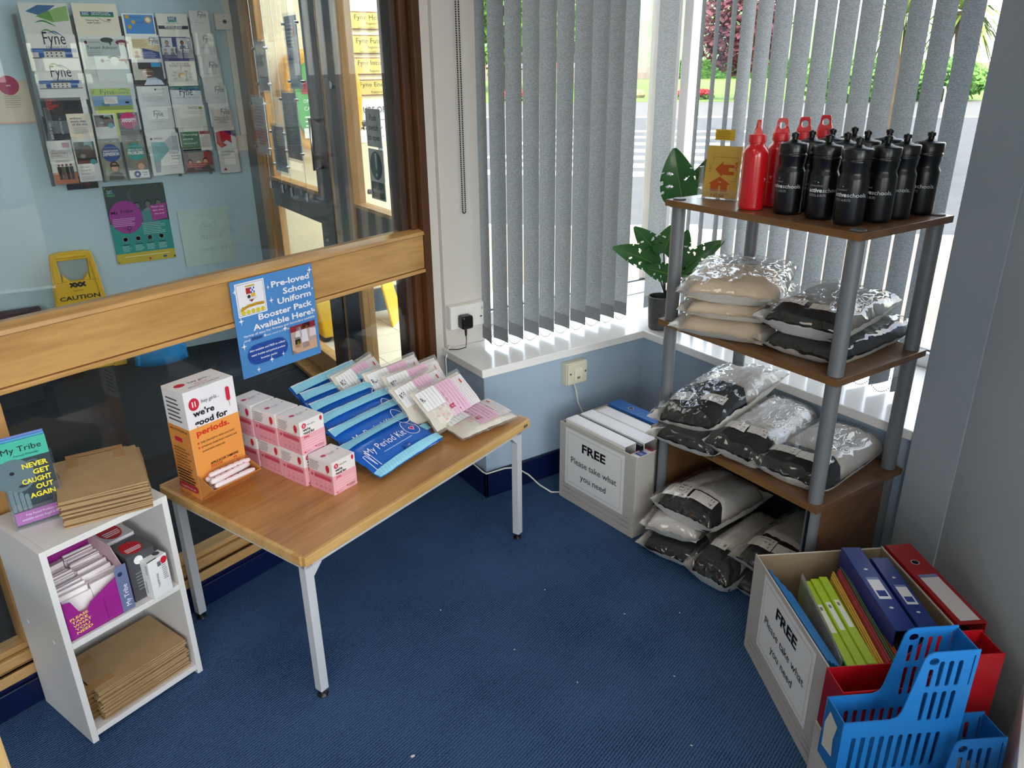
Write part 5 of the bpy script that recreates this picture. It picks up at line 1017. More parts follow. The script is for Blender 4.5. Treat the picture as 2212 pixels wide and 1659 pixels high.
REDP = M('#c4141c', .22, var=.03, coat=.4); REDC = M('#cf2428', .35, var=.03)
def red_bottle():
    t = thing('red_bottle', '', 'bottle', group='red loop-top bottles on the top shelf'); r = .0345; S = 28
    MB().lathe([(.001, 0), (.030, 0), (.034, .003), (r, .008), (r, .142), (.0335, .152), (.029, .162), (.024, .168), (.0205, .171), (.0205, .178)], S).build('body', REDP, t, smooth=True, ang=60)
    c = MB().lathe([(.021, .176), (.023, .177), (.023, .194), (.0215, .197), (.001, .199)], S).build('cap', REDC, t, smooth=True, ang=50)
    b = MB(); n = 24; z0 = .216; rr = .0095; vs = []
    for side in (-.0045, .0045):
        for i in range(n):
            a = 2*math.pi*i/n; ca, sa = math.cos(a), math.sin(a)
            vs.append((rr*ca, side*(1+.6*(sa < -.3)), z0+rr*sa))
        for i in range(n):
            a = 2*math.pi*i/n; ca, sa = math.cos(a), math.sin(a)
            k = []
            wd = .0165-.010*(sa*.017)/.038
            if abs(ca) > 1e-6: k.append(wd/abs(ca))
            if sa > 1e-6: k.append(.0185/sa)
            if sa < -1e-6: k.append(.0195/-sa)
            q = min(k); zz = z0+q*sa; ww = .0145 if zz > z0 else .0145+.0065*(z0-zz)/.0195
            xx = max(-ww, min(ww, q*ca)); vs.append((xx, side*(1+1.4*max(0, (z0-zz)/.0195)), zz))
    f = []
    for i in range(n):
        j = (i+1) % n
        f += [(i, j, n+j, n+i), (2*n+j, 2*n+i, 3*n+i, 3*n+j), (i, 2*n+i, 2*n+j, j), (n+j, 3*n+j, 3*n+i, n+i)]
    b.add(vs, f); b.build('loop', REDC, c, smooth=True, ang=40, bevel=.001)
    P = Print(.07, .05); P.poly([(.1, .62), (.5, .78), (.42, .88), (.6, .72), (.62, .62), (.4, .66)], '#e58a90'); P.poly([(.08, .62), (.2, .60), (.14, .42), (.12, .5)], '#e58a90'); P.rect(.25, .55, .85, .58, '#d9646c'); P.rect(.08, .24, .78, .28, '#d9646c')
    P.v = [(x, y+.055, z) for x, y, z in P.v]; wrap(P, r+.0001, .07).build(t, name='print'); return t
rb0 = red_bottle(); first = True
for x, y, rz, lb in [(1.742, 1.435, -30, 'front red bottle next to the yellow leaflet holder'), (1.832, 1.430, -60, 'second red bottle, loop seen half sideways'), (1.918, 1.422, -78, 'third red bottle, only its round loop cap showing'), (2.030, 1.436, -80, 'rearmost red bottle with the highest loop cap')]:
    mw = Matrix.Translation((x, y, 1.1585)) @ Matrix.Rotation(R(rz+(78 if rz == -30 else 24 if rz == -60 else 18)), 4, 'Z')
    if first: rb0.matrix_world = mw; rb0['label'] = lb; first = False
    else: dup(rb0, label=lb, mw=mw)
# ---- acrylic holder with yellow leaflets
t = thing('leaflet_stand', 'clear acrylic leaflet stand at the left end of the top shelf', 'leaflet stand', (1.770, 1.662, 1.1582), rotz=math.atan2(-.134, .046))
b = MB(); w = .125
b.box(0, w, 0, .06, 0, .002).box(0, w, .03, .0325, 0, .20).box(0, .002, 0, .032, 0, .09).box(w-.002, w, 0, .032, 0, .09).box(0, w, 0, .002, 0, .03)
b.build('holder', ACRYL, t)
P = Print(.06, .03); P.rect(0, 0, 1, 1, '#c9a52c'); P.lines(.1, .85, .9, 5, .16, .05, '#8a6f1c'); P.build(t, facing((.030, .0295, .166), (1, 0, 0), (0, 0, 1)), 'yellow_label')
def d_hub(P):
    O = '#b8561c'
    P.poly([(.22, .13), (.46, .13), (.46, .24), (.52, .24), (.52, .13), (.72, .13), (.72, .27), (.82, .27), (.47, .42), (.14, .27), (.22, .27)], O); P.text('THE', .47, .30, .03, '#e6d49a', 'C')
    P.poly([(.30, .56), (.52, .72), (.52, .66), (.86, .66), (.86, .60), (.70, .60), (.70, .53), (.86, .53), (.86, .46), (.52, .46), (.52, .42)], O)
    P.text('HUB', .46, .02, .055, O, 'C', .02, w=.40); P.text('HOME  LINK', .46, .085, .014, '#3a2c14', 'C', w=.70); P.text('HUB', .95, .56, .055, O, rot=90, bold=.02); P.line([(.22, .72), (.22, .80), (.95, .80)], .0006, '#3a2c14'); P.line([(.72, .34), (.95, .34), (.95, .5)], .0006, '#3a2c14')
    for i in range(22): P.ell(.12+.10*random.random(), .50+.18*random.random(), .007, '#5a4218')
MWs = t.matrix_world.copy()
for i in range(2):
    o = MB().box(0, .105, 0, .003, 0, .148-.002*i).build('leaflet', M('#c9a544', .5, var=.04)); o.matrix_world = MWs @ Matrix.Translation((.010, .012+.006*(1-i), .003)) @ Matrix.Rotation(R(-7), 4, 'X'); tag(o, ['yellow leaflet behind the printed one in the acrylic stand', 'yellow leaflet with orange house symbols in the acrylic stand'][i], 'leaflet', 'yellow leaflets in the stand')
    if i: P = Print(.105, .146); d_hub(P); P.build(o, facing((0, -.0002, 0), (1, 0, 0), (0, 0, 1)))

# ---- artificial monstera on the sill behind the unit
PT = Vector((2.165, 2.185, .531)); TN = Vector((.71, -.704, 0)); NN = Vector((.704, .71, 0))
t = thing('potted_monstera', 'artificial monstera plant in a dark patterned pot on the sill', 'plant', tuple(PT))
MB().lathe([(.001, 0), (.040, 0), (.045, .004), (.052, .125), (.052, .135), (.047, .135), (.045, .115), (.001, .115)], 24).build('pot', M('#4a4a4d', .55, var=.25, scale=60), t, smooth=True)
MB().lathe([(.001, .118), (.046, .116)], 16, closed=False).build('soil', M('#2a211b', .9), t)
LEAF = M('#2f6b2c', .38, var=.25, scale=14, coat=.2); RIB = M('#6f9a4a', .5)
def leaf(base, tip, width, nrm, fold=.15, curl=.2, holes=True):
    base, tip, nrm = Vector(base), Vector(tip), Vector(nrm).normalized(); ax = tip-base; L = ax.length; ax.normalize(); side = ax.cross(nrm).normalized(); up = side.cross(ax).normalized()
    nu, nv = 44, 46; vs = []; fs = []
    def pt(a, q):
        wd = width/2*(math.sin(math.pi*min(1, max(0, (q*.96+.02)))**.62)**.75)
        x = a*wd; back = -.10*L*(abs(a)**1.5)*(1-q)*(1 if q < .45 else .4)
        z = fold*abs(x)-curl*L*(q-.3)**2-.25*x*x/width
        return base+ax*(q*L+back)+side*x+up*z
    for j in range(nv+1):
        for i in range(nu+1): vs.append(tuple(pt(2*i/nu-1, j/nv)-PT))
    hl = [(-.50, .36), (.48, .44), (-.46, .58)]
    for j in range(nv):
        for i in range(nu):
            a, q = 2*(i+.5)/nu-1, (j+.5)/nv
            if holes and any(((a-x)/.20)**2+((q-y-.12*(abs(a)-.48))/.022)**2 < 1 for x, y in hl): continue
            if abs(a) > .80 and any(abs(q-y) < .016 for y in (.30, .46, .62)): continue
            k = j*(nu+1)+i; fs.append((k, k+1, k+nu+2, k+nu+1))
    b = MB().add(vs, fs); o = b.build('leaf', LEAF, t, smooth=True, ang=0); sd = o.modifiers.new('solid', 'SOLIDIFY'); sd.thickness = .0012
    MB().tube([pt(0, q)-PT+up*.0008 for q in (0, .2, .4, .6, .8, .97)], [.0022, .002, .0018, .0014, .001, .0006], 6).build('midrib', RIB, o)
    return o
def PQ(a, z, off=0): return PT+TN*a+NN*off+Vector((0, 0, z-.531))
root = PQ(.018, .66)
def stem(p, off=None):
    m = (root+p)/2+NN*.01; MB().tube([tuple(q-PT) for q in (root, m, p)], .0028, 6).build('stem', M('#1c2a18', .5), t)
FR = -NN+Vector((0, 0, .25))
for (ba, bz, ta, tz, wd, off, nr, fold) in [(.058, 1.045, .012, 1.240, .150, -.02, FR+TN*-.25, .25), (.066, 1.035, .150, 1.195, .13, .03, FR+TN*.9, .3), (-.03, .800, -.195, .872, .105, -.02, FR+Vector((0, 0, .7)), .3), (-.02, .835, -.118, .942, .09, .01, FR+TN*-.2+Vector((0, 0, .3)), .4), (-.0, .84, .03, .955, .11, .0, FR+TN*.2, .3), (.085, .80, .215, .918, .085, -.06, FR+TN*-.3+Vector((0, 0, .6)), .4), (.07, .782, .205, .820, .08, -.06, FR+Vector((0, 0, 1.2)), .3), (.03, .765, -.075, .795, .085, -.04, FR+Vector((0, 0, .5)), .2), (.05, .83, .09, .93, .08, .02, FR+TN*.5, .3)]:
    leaf(PQ(ba, bz, off), PQ(ta, tz, off-.02), wd, nr, fold); stem(PQ(ba, bz, off))

# ---- clear-fronted mailing bags of folded school clothes
BAGW = M('#d9d6cf', .4, var=.04, scale=12, bump=.3, bscale=35)
CLO = {'black': M('#101114', .8, var=.3, scale=40), 'white': M('#c9c4bf', .85, var=.05, scale=9), 'cream': M('#c9b59c', .85, var=.08, scale=9), 'grey': M('#8f8a86', .85, var=.1, scale=9), 'navy': M('#141a2a', .8, var=.2, scale=30)}
def mailing_bag(label, loc, L, W, H, rz, seed, parts, notes, rx=0, ry=0):
    t = thing('clothes_bag', label, 'bag', loc, group='bags of school uniform on the shelving unit')
    t.matrix_world = Matrix.Translation(loc) @ Matrix.Rotation(R(rz), 4, 'Z') @ Matrix.Rotation(R(ry), 4, 'Y') @ Matrix.Rotation(R(rx), 4, 'X')
    sd = seed*3.17
    def nz(a, c, f, k=0): return mnoise.noise(Vector((a*f+sd, c*f-sd*.5, k+sd*.3)))
    def rid(a, c, f, k=0): return 1-2*abs(nz(a, c, f, k))
    def K(a, c): return (max(0, 1-abs(a)**3.2)*max(0, 1-abs(c)**3.2))**.5
    def xy(a, c, gx=1, gy=1):
        return (a*L/2*gx*(1+.03*nz(a, c, 2.1, 5)), c*W/2*gy*(1+.04*nz(a, c, 2.3, 9)))
    def topz(a, c): return H*(.42+.58*K(a, c))+.010*nz(a, c, 1.6, 2)*K(a, c)
    def film(s, q):
        a, c = 2*s-1, 2*q-1; x, y = xy(a, c, 1.01, 1.02); return (x, y, topz(a, c)+.004+.0065*rid(a, c, 3.4, 1)*(.35+.65*(1-K(a, c)))+.004*rid(a*1.0, c*2.2, 5.5, 4)+.0025*nz(a, c, 12, 7))
    def under(s, q):
        a, c = 1-2*s, 2*q-1; x, y = xy(a, c, 1.015, 1.03); k = min(1, K(a, c)*1.7)
        sq = 1-.10*k if k < .6 else .94
        return (x*(.93+.07*(1-k)), y*(.93+.07*(1-k)), max(.0, H*.46*(1-k)**.8+.005*rid(a, c, 4.2, 3)*(1-k)+.004*nz(a, c, 11, 8)*(1-k)))
    MB().grid(under, 30, 24).build('bag_back', BAGW, t, smooth=True, ang=28)
    def skirt(s, q): return 0
    MB().grid(film, 40, 30).build('clear_front', FILM, t, smooth=True, ang=0)
    for (nm, col, a0, a1, c0, c1, kz, fq) in parts:
        def cl(s, q, a0=a0, a1=a1, c0=c0, c1=c1, kz=kz, fq=fq):
            e = min(s, 1-s, q, 1-q); a = a0+(a1-a0)*s; c = c0+(c1-c0)*q; x, y = xy(a, c); ed = min(1, e*9)
            return (x, y, (topz(a, c)*kz+.0045*rid(a*.5, c*1.6, fq, 11)+.002*nz(a, c, 9, 3))*(.30+.70*ed**.5))
        MB().grid(cl, 26, 20).build(nm, CLO[col], t, smooth=True, ang=0)
    for (a, c, w, h, rot, lines_) in notes:
        Q = Print(w, h); n = 4
        for i in range(n):
            for j in range(n): Q._a([(i/n, j/n), ((i+1)/n, j/n), ((i+1)/n, (j+1)/n), (i/n, (j+1)/n)], [(0, 1, 2, 3)], '#e6e1da')
        Q.k = 3
        for i, s in enumerate(lines_): Q.text(s, .1, 1-(i+.9)/(len(lines_)+.3), .60/(len(lines_)+.6), '#1d1c20', w=min(.82, .12*len(s)), shear=.2, bold=.01)
        cs, sn = math.cos(R(rot)), math.sin(R(rot)); nv = []
        for x, y, z in Q.v:
            dx, dy = x-w/2, y-h/2; X = a*L/2+dx*cs-dy*sn; Y = c*W/2+dx*sn+dy*cs; A, C_ = max(-1, min(1, X/(L/2))), max(-1, min(1, Y/(W/2))); nv.append((X, Y, topz(A, C_)*1.0+.0012+z*1.5))
        Q.v = nv; Q.build(t, name='note')
    return t
DK = lambda a0, a1, c='black': ('trousers', c, a0, a1, -.86, .86, .93, 2.2)
SH = lambda a0, a1, c='white': ('shirt', c, a0, a1, -.88, .88, .97, 2.8)
NT = [(-.45, -.45, .075, .045, 98, ['GIRLS', '11-12 yrs']), (-.55, .45, .07, .05, 98, ['2 shirts', '1 skirt', '3 polo'])]
Z2, Z1 = .7855, .4105
# middle shelf
mailing_bag('bottom bag of the left stack on the middle shelf, cream clothes', (1.845, 1.520, Z2), .44, .29, .055, 24, 1, [SH(-.9, .9, 'cream')], [])
mailing_bag('middle bag of the left stack on the middle shelf, dark top layer', (1.860, 1.535, Z2+.050), .42, .28, .055, 30, 2, [SH(-.9, -.1, 'cream'), DK(-.3, .9)], [])
mailing_bag('top bag of the left stack on the middle shelf, cream shirts with red badge', (1.865, 1.545, Z2+.098), .43, .29, .075, 32, 3, [SH(-.9, .15, 'cream'), SH(-.05, .9, 'grey')], [(-.05, .0, .03, .02, 0, ['x'])])
mailing_bag('lower bag of the right stack on the middle shelf, black clothes', (1.930, 1.232, Z2), .46, .265, .065, 6, 4, [DK(-.9, .9)], [])
mailing_bag('upper bag of the right stack on the middle shelf, dark grey jumper', (1.905, 1.255, Z2+.060), .42, .25, .085, 12, 5, [DK(-.9, -.55), SH(-.6, .9, 'grey')], [(-.62, -.3, .07, .035, 95, ['GIRLS', '9-10 yrs']), (-.6, .4, .07, .04, 95, ['1 jumper', '2 polo'])])
# lower shelf
mailing_bag('low bag at the left rear of the lower shelf, partly hidden below another', (1.810, 1.545, Z1), .44, .24, .075, 14, 6, [DK(-.9, -.3), SH(-.4, .9)], [(-.6, .3, .07, .04, 95, ['2 polo', '1 cardigan'])])
mailing_bag('upper bag at the left of the lower shelf, black with white shirt, girls 11-12', (1.850, 1.560, Z1+.075), .46, .23, .085, 10, 7, [DK(-.9, .35), SH(.0, .9)], NT, rx=-8, ry=-6)
mailing_bag('middle bag on the lower shelf with grey-white shirts', (1.885, 1.395, Z1+.004), .46, .20, .095, 13, 8, [DK(-.9, -.45), SH(-.55, .95)], [(-.55, -.2, .06, .04, 98, ['Girls', '13-14']), (-.6, .45, .06, .045, 98, ['2 shirts', '1 skirt', '2 polo'])], rx=6)
mailing_bag('right-hand bag on the lower shelf labelled girls 14-15, white clothes', (1.905, 1.205, Z1), .43, .235, .085, 9, 9, [DK(-.9, -.3), SH(-.4, .92)], [(-.62, -.3, .09, .042, 96, ['GIRLS', '14-15 yrs']), (-.62, .45, .08, .042, 96, ['2 trousers', '3 shirts'])])
# floor compartment
mailing_bag('bottom left bag on the floor below the shelves, crumpled white back', (1.765, 1.555, .001), .38, .22, .085, 16, 10, [DK(-.9, -.2), SH(-.3, .9)], [])
mailing_bag('bag with stiff pale flap on the floor, just under the top left one', (1.745, 1.570, .075), .36, .20, .075, 24, 11, [SH(-.9, .9)], [(-.6, .1, .05, .004, 60, [''])], ry=6)
mailing_bag('top left bag on the floor with white shirt, boys or girls 11-12', (1.785, 1.510, .135), .36, .24, .105, 8, 12, [DK(-.9, -.35), SH(-.5, .93)], [(-.62, -.35, .085, .045, 96, ['Boys or Girls', '11-12 yrs']), (-.64, .45, .085, .07, 98, ['4 T shirts', '1 polo top', '1 skirt', '1 fleece'])], ry=4)
mailing_bag('long middle bag on the floor with crumpled white back, between two others', (1.800, 1.362, .001), .44, .165, .125, 8, 13, [DK(-.85, -.5), SH(-.6, .9)], [(-.55, .2, .05, .035, 98, ['8-9'])])
mailing_bag('bottom right bag on the floor behind the free box, dark strip', (1.850, 1.225, .001), .40, .20, .085, 6, 14, [DK(-.9, .9)], [])
mailing_bag('top right bag on the floor with white shirts, two handwritten notes', (1.865, 1.222, .082), .40, .21, .095, 6, 15, [DK(-.9, -.3), SH(-.45, .92)], [(-.6, -.35, .075, .042, 96, ['Boys', '4-5 yrs']), (-.62, .40, .075, .05, 96, ['2 trousers', '3 shirts', '1 jumper'])])

# ---- archive boxes with stationery
CARD = M('#bdb6ae', .7, var=.03, scale=7); CARDI = M('#8f7c62', .8, var=.06, scale=9)
def archive_box(label, mw, L, D, H, wall=.004):
    t = thing('archive_box', label, 'box'); t.matrix_world = mw
    MB().box(0, L, -wall, 0, 0, H).build('front_panel', CARD, t, bevel=.001); MB().box(0, L, -D, -D+wall, 0, H).build('back_panel', CARD, t, bevel=.001); MB().box(0, wall, -D+wall, -wall, 0, H-.004).build('end_panel', CARD, t, bevel=.001); MB().box(L-wall, L, -D+wall, -wall, 0, H-.004).build('end_panel', CARD, t, bevel=.001); MB().box(wall, L-wall, -D+wall, -wall, 0, .005).build('base_panel', CARDI, t)
    MB().box(wall, L-wall, -wall-.0012, -wall, .006, H-.003).box(wall, L-wall, -D+wall, -D+wall+.0012, .006, H-.003).box(wall, wall+.0012, -D+wall, -wall, .006, H-.006).box(L-wall-.0012, L-wall, -D+wall, -wall, .006, H-.006).build('lining', CARDI, t)
    P = Print(L, H)
    for z in (.10, .16, .22): P.line([(.05, z), (.16, z)], .0008, '#3c3a38').line([(.84, z), (.95, z)], .0008, '#3c3a38')
    P.line([(.05, .10), (.95, .10)], .0008, '#3c3a38').line([(.05, .17), (.95, .17)], .0008, '#3c3a38'); P.build(t, facing((L, .0003, 0), (-1, 0, 0), (0, 0, 1)), 'ruled_lines'); return t
def free_sign(label, mw, x1, z0, w, h):
    o = MB().box(0, w, 0, .0006, 0, h).build('paper_sign', PAPER); o.matrix_world = mw @ facing((x1, .0012, z0), (-1, 0, 0), (0, 0, 1)) @ Matrix(((1, 0, 0, 0), (0, 0, 1, 0), (0, -1, 0, 0), (0, 0, 0, 1))).inverted()
    o.matrix_world = mw @ Matrix.Translation((x1, .0016, z0)) @ Matrix.Rotation(math.pi, 4, 'Z'); tag(o, label, 'sign', 'free signs on the archive boxes')
    P = Print(w, h); P.frame(.045, .06, .955, .94, .0008, '#6a676a'); P.text('FREE', .5, .70, .14, '#121216', 'C', .03, w=.40); P.text('Please take what', .5, .43, .105, '#1d1c22', 'C', w=.78); P.text('you need', .5, .20, .105, '#1d1c22', 'C', w=.44); P.build(o, facing((0, -.0002, 0), (1, 0, 0), (0, 0, 1)))
B1 = Matrix(((-.079, -.997, 0, 1.598), (.997, -.079, 0, 1.678), (0, 0, 1, 0), (0, 0, 0, 1)))
archive_box('white archive box of ring binders standing under the sill', B1, .386, .30, .318)
free_sign('free please take what you need sign on the box under the sill', B1, .352, .072, .300, .232)
def binder(name, label, mw, x0, x1, y, th, ztop, zbot, col, fn=None, hole=False, rx=0, grp=None, rough=.35, rz=0):
    """lever arch or ring binder standing with its spine up; x along the spine"""
    t = thing(name, label, 'binder', group=grp); L = x1-x0
    t.matrix_world = mw @ Matrix.Translation((x0, y, zbot)) @ Matrix.Rotation(R(rz), 4, 'Z') @ Matrix.Rotation(R(rx), 4, 'X'); h = ztop-zbot; m = M(col, rough, var=.03, scale=6)
    MB().box(0, L, -th, 0, h-.004, h).build('spine', m, t, bevel=.0012); MB().box(0, L, -.003, 0, 0, h-.004).build('cover', m, t, bevel=.0008); MB().box(0, L, -th, -th+.003, 0, h-.004).build('cover', m, t, bevel=.0008); MB().box(.01, L-.012, -th+.006, -.006, .01, h*.82).build('inside', M('#2a2c34', .7), t)
    P = Print(L, th)
    if fn: fn(P)
    if hole: P.ell(hole, .5, .011/L, '#c9c9c8', .011/th); P.ell(hole, .5, .0085/L, '#0d0d10', .0085/th)
    if P.v: P.build(t, facing((L, 0, h+.0002), (-1, 0, 0), (0, -1, 0)), 'spine_print')
    return t
def lab1(P): P.rect(.05, .14, .96, .90, '#e9e7ea')
for i, (y, th, zt, col, lb, hole, fn) in enumerate([(-.010, .055, .330, '#e4e2e2', 'white binder nearest the free sign in the box under the sill', False, lab1), (-.070, .012, .322, '#1a1b1f', 'black file between the two white binders under the sill', False, None), (-.084, .060, .328, '#e2e0e2', 'second white binder in the box under the sill', False, lab1), (-.150, .070, .322, '#cfc6b6', 'cream-edged white binder third in the box under the sill', False, lab1), (-.228, .062, .330, '#1f5fa8', 'blue lever arch file with finger hole in the box under the sill', .28, None)]):
    binder('ring_binder', lb, B1, .045 if i else .065, .365, y, th, zt, .008, col, fn, hole, grp='binders in the box under the sill')
def lab2(P): P.rect(.1, .15, .9, .85, '#e8e6e8'); P.rect(.2, .3, .75, .65, '#4a55a8'); P.text('Guildhall', .25, .4, .14, '#e6e6ee', w=.4)
o = binder('ring_binder', 'red file with white and blue label in the box under the sill', B1, .008, .06, -.012, .10, .300, .02, '#b3263a', lab2)
B2 = Matrix(((.483, -.876, 0, 1.287), (.876, .483, 0, .710), (0, 0, 1, 0), (0, 0, 0, 1)))
archive_box('open white archive box of folders at the lower right', B2, .443, .355, .309)
free_sign('free please take what you need sign on the lower right box', B2, .366, .073, .298, .224)
# plastic folders and binders in the lower right box
FB = M('#1f74b8', .35, var=.05)
for i in range(4):
    o = MB().box(0, .335-.02*i, -.002, 0, 0, .296-.008*i).box(0, .335-.02*i, -.0085, -.002, .276-.008*i, .296-.008*i-.004).build('document_file', FB, bevel=.002); o.matrix_world = B2 @ Matrix.Translation((.045, -.010-.010*i, .008)) @ Matrix.Rotation(R(-10 if False else 0), 4, 'X'); tag(o, ['blue plastic file against the signed side of the lower right box', 'second blue plastic file from the signed side', 'third blue plastic file from the signed side', 'fourth blue plastic file, beside the clear sleeves'][i], 'file', 'blue plastic files in the lower right box')
def sleeves(k, x0, x1, y, zt, mat, label, n=1, rx=0, name='plastic_sleeve', cat='sleeve', grp=None, th=.0016):
    o = MB().box(0, x1-x0, -th, 0, 0, zt-.008).build(name, mat); o.matrix_world = B2 @ Matrix.Translation((x0, y, .008)) @ Matrix.Rotation(R(-8), 4, 'Z'); tag(o, label, cat, grp); return o
for i in range(4): sleeves(i, .05+.006*i, .365+.004*i, -.050-.003*i, .292-.005*(i % 2), FILM2, ['first', 'second', 'third', 'fourth'][i]+' clear plastic sleeve beside the blue files in the lower right box', rx=-8, grp='clear sleeves in the lower right box')
LIME = '#a8c61e'
def limef(P): P.rect(.30, .2, .62, .8, '#e4e8dc'); P.rect(.33, .35, .37, .65, '#7a8070')
for i in range(3):
    o = binder('lime_binder', ['lime green binder nearest the clear sleeves', 'middle lime green binder of three', 'lime green binder beside the yellow folders'][i], B2, .030+.004*i, .355, -.060-.022*i, .021, .280+.005*i, .010, LIME, limef, rz=-6, grp='lime green binders in the lower right box')
    MB().box(.0, .045, -.026, .002, .20, .268).build('green_pocket', M('#1c8a4e', .3, var=.05), o) if i < 2 else None
for i in range(12):
    c, lb = [('#d7b24a', 'yellow'), ('#d7b24a', 'yellow'), ('#d7b24a', 'yellow'), ('#d7b24a', 'yellow'), ('#b0444c', 'red'), ('#b0444c', 'red'), ('#b0444c', 'red'), ('#5a7350', 'dark green'), ('#5a7350', 'dark green'), ('#5a7350', 'dark green'), ('#b5512a', 'rust orange'), ('#b5512a', 'rust orange')][i]
    sleeves(i, .028+.002*(i % 3), .365+.006*(i % 4), -.128-.0042*i, .282+.012*(i > 3)+.003*(i % 3), M(c, .7, var=.05, scale=20), ['first', 'second', 'third', 'fourth'][[0, 1, 2, 3, 0, 1, 2, 0, 1, 2, 0, 1][i]]+' '+lb+' card folder from the left, between lime and navy binders', rx=-6, name='card_folder', cat='folder', grp=lb+' card folders', th=.0028)
def navyf(P): P.rect(.40, .22, .66, .82, '#e4e4ea'); P.rect(.56, .3, .63, .74, '#2c3f86'); P.rect(.40, .22, .43, .82, '#7d88b8'); P.ell(.30, .5, .012, '#d8d8dc', .10); P.ell(.76, .5, .012, '#d8d8dc', .10)
binder('navy_binder', 'navy blue ring binder standing highest in the lower right box', B2, .075, .400, -.178, .050, .345, .030, '#20307c', navyf, rz=-6, grp='navy ring binders')
binder('navy_binder', 'navy blue ring binder beside the red lever arch file', B2, .085, .375, -.252, .046, .325, .02, '#22347e', navyf, rz=-6, grp='navy ring binders')
def redf(P): P.rect(.42, .16, .97, .84, '#e0dde0'); P.rect(.42, .16, .46, .84, '#7d88b8')
binder('lever_arch_file', 'thick red lever arch file standing behind the lower right box', B2, .120, .445, -.364, .072, .310, .002, '#a5161c', redf, .26)
# magazine files beside the box
def mag_file(name, label, mw, L, Wd, H, low, col, slots=True, cut=.53):
    t = thing(name, label, 'magazine file'); t.matrix_world = mw; m = M(col, .3, var=.04, scale=6); th = .0028
    # side profile: x along the length, z up; low front at x=0, tall back at x=L
    xl, xs = L*cut*.80, L*cut
    def outline():
        r = .012; out = [(0, 0), (L, 0), (L, H), (xs+.022, H), (xs+.012, H-.004), (xs+.006, H-.014), (xl+.010, low+.020), (xl+.004, low+.006), (xl-.010, low), (0, low)]; holes = []
        def slot(xc, z0, z1, w=.0048): return [(xc+w*math.cos(R(q)), (z1-w if q <= 180 else z0+w)+w*math.sin(R(q))) for q in range(0, 361, 30)][:-1]
        if slots:
            holes.append([(xs+.026+.010*math.cos(R(q)), H-.022+.009*math.sin(R(q))) for q in range(0, 360, 24)])
            for k in range(4):
                x = xs+.024+.019*k; holes.append(slot(x, low+.078, H-(.040 if k == 0 else .022))); holes.append(slot(x, low-.008, low+.066))
            for k in range(10): holes.append(slot(.026+.0195*k, .018, low-.040))
            holes.append(slot(L-.009, H-.085, H-.012, .0016))
        return [out]+holes
    cu = bpy.data.curves.new('side_panel', 'CURVE'); cu.dimensions = '2D'; cu.fill_mode = 'BOTH'; cu.extrude = th/2
    for pl in outline():
        sp_ = cu.splines.new('POLY'); sp_.points.add(len(pl)-1); sp_.use_cyclic_u = True
        for q_, (x_, z_) in zip(sp_.points, pl): q_.co = (x_, z_, 0, 1)
    ob_ = bpy.data.objects.new('side_panel', cu); COL.objects.link(ob_); me_ = bpy.data.meshes.new_from_object(ob_.evaluated_get(bpy.context.evaluated_depsgraph_get())); bpy.data.objects.remove(ob_); me_.materials.clear(); me_.materials.append(m)
    for y_ in (th/2, Wd-th/2): place('side_panel', me_, t, Matrix.Translation((0, y_, 0)) @ Matrix.Rotation(R(90), 4, 'X'))
    MB().box(L-th, L, th, Wd-th, 0, H-.004).build('back_panel', m, t, bevel=.001); MB().box(0, th, th, Wd-th, 0, low).build('front_panel', m, t, bevel=.001); MB().box(0, L, 0, Wd, 0, th).build('base', m, t)
    return t
dirm = Vector((.876, -.483, 0)); prp = Vector((.483, .876, 0))
def MF(x, y, z): m = Matrix((dirm, prp, Vector((0, 0, 1)))).transposed().to_4x4(); m.translation = Vector((x, y, z)); return m
o = MB().box(0, .29, 0, .145, 0, .176).build('low_carton', CARD, bevel=.002); o.matrix_world = MF(1.200, .592, 0); tag(o, 'low grey card carton carrying the blue and red magazine files', 'box')
f1 = mag_file('magazine_file', 'blue slotted plastic magazine file standing in front of the red one', MF(1.167, .600, .178), .246, .072, .312, .149, '#1f72b8')
P = Print(.05, .10); P.poly([(.1, .0), (.9, .08), (.8, .5), (.95, .9), (.3, 1), (.05, .6)], '#d8d2c2'); P.build(f1, facing((-.0004, .066, .03), (0, -1, 0), (0, 0, 1)), 'torn_label')
mag_file('magazine_file', 'red plastic magazine file beside the lower right box', MF(1.235, .650, .178), .335, .074, .225, .150, '#a8121c', False, .62)
fm = MF(1.195, .535, .0) @ Matrix.Rotation(R(16), 4, 'X')
mag_file('magazine_file', 'second blue slotted magazine file lying lower at the right edge', MF(1.20, .512, .002) @ Matrix.Rotation(R(-4), 4, 'X'), .246, .072, .302, .13, '#1d68aa')

# ---- sockets, plug and cables
t = thing('double_socket', 'white double wall socket on the white window reveal', 'socket', (1.414, 2.47, .658))
MB().box(-.086, .086, -.032, 0, -.045, .045).build('back_box', PLASTW, t, bevel=.003); MB().box(-.086, .086, -.040, -.032, -.045, .045).build('faceplate', WHITE, t, bevel=.004)
for x in (-.012, .006): MB().box(x, x+.014, -.044, -.039, .012, .030).build('rocker', WHITE, t, bevel=.002)
P = Print(.172, .09); 
for x in (.80,): P.rect(x-.015, .68, x+.0, .80, '#1c1c1f'); P.rect(x-.06, .36, x-.015, .42, '#1c1c1f'); P.rect(x+.045, .40, x+.09, .46, '#1c1c1f'); P.ell(x+.1, .75, .012, '#55565a')
P.build(t, facing((-.086, -.0403, -.045), (1, 0, 0), (0, 0, 1)), 'pin_slots')
t = thing('plug', 'black plug with a thin cable in the double socket', 'plug', (1.379, 2.43, .645))
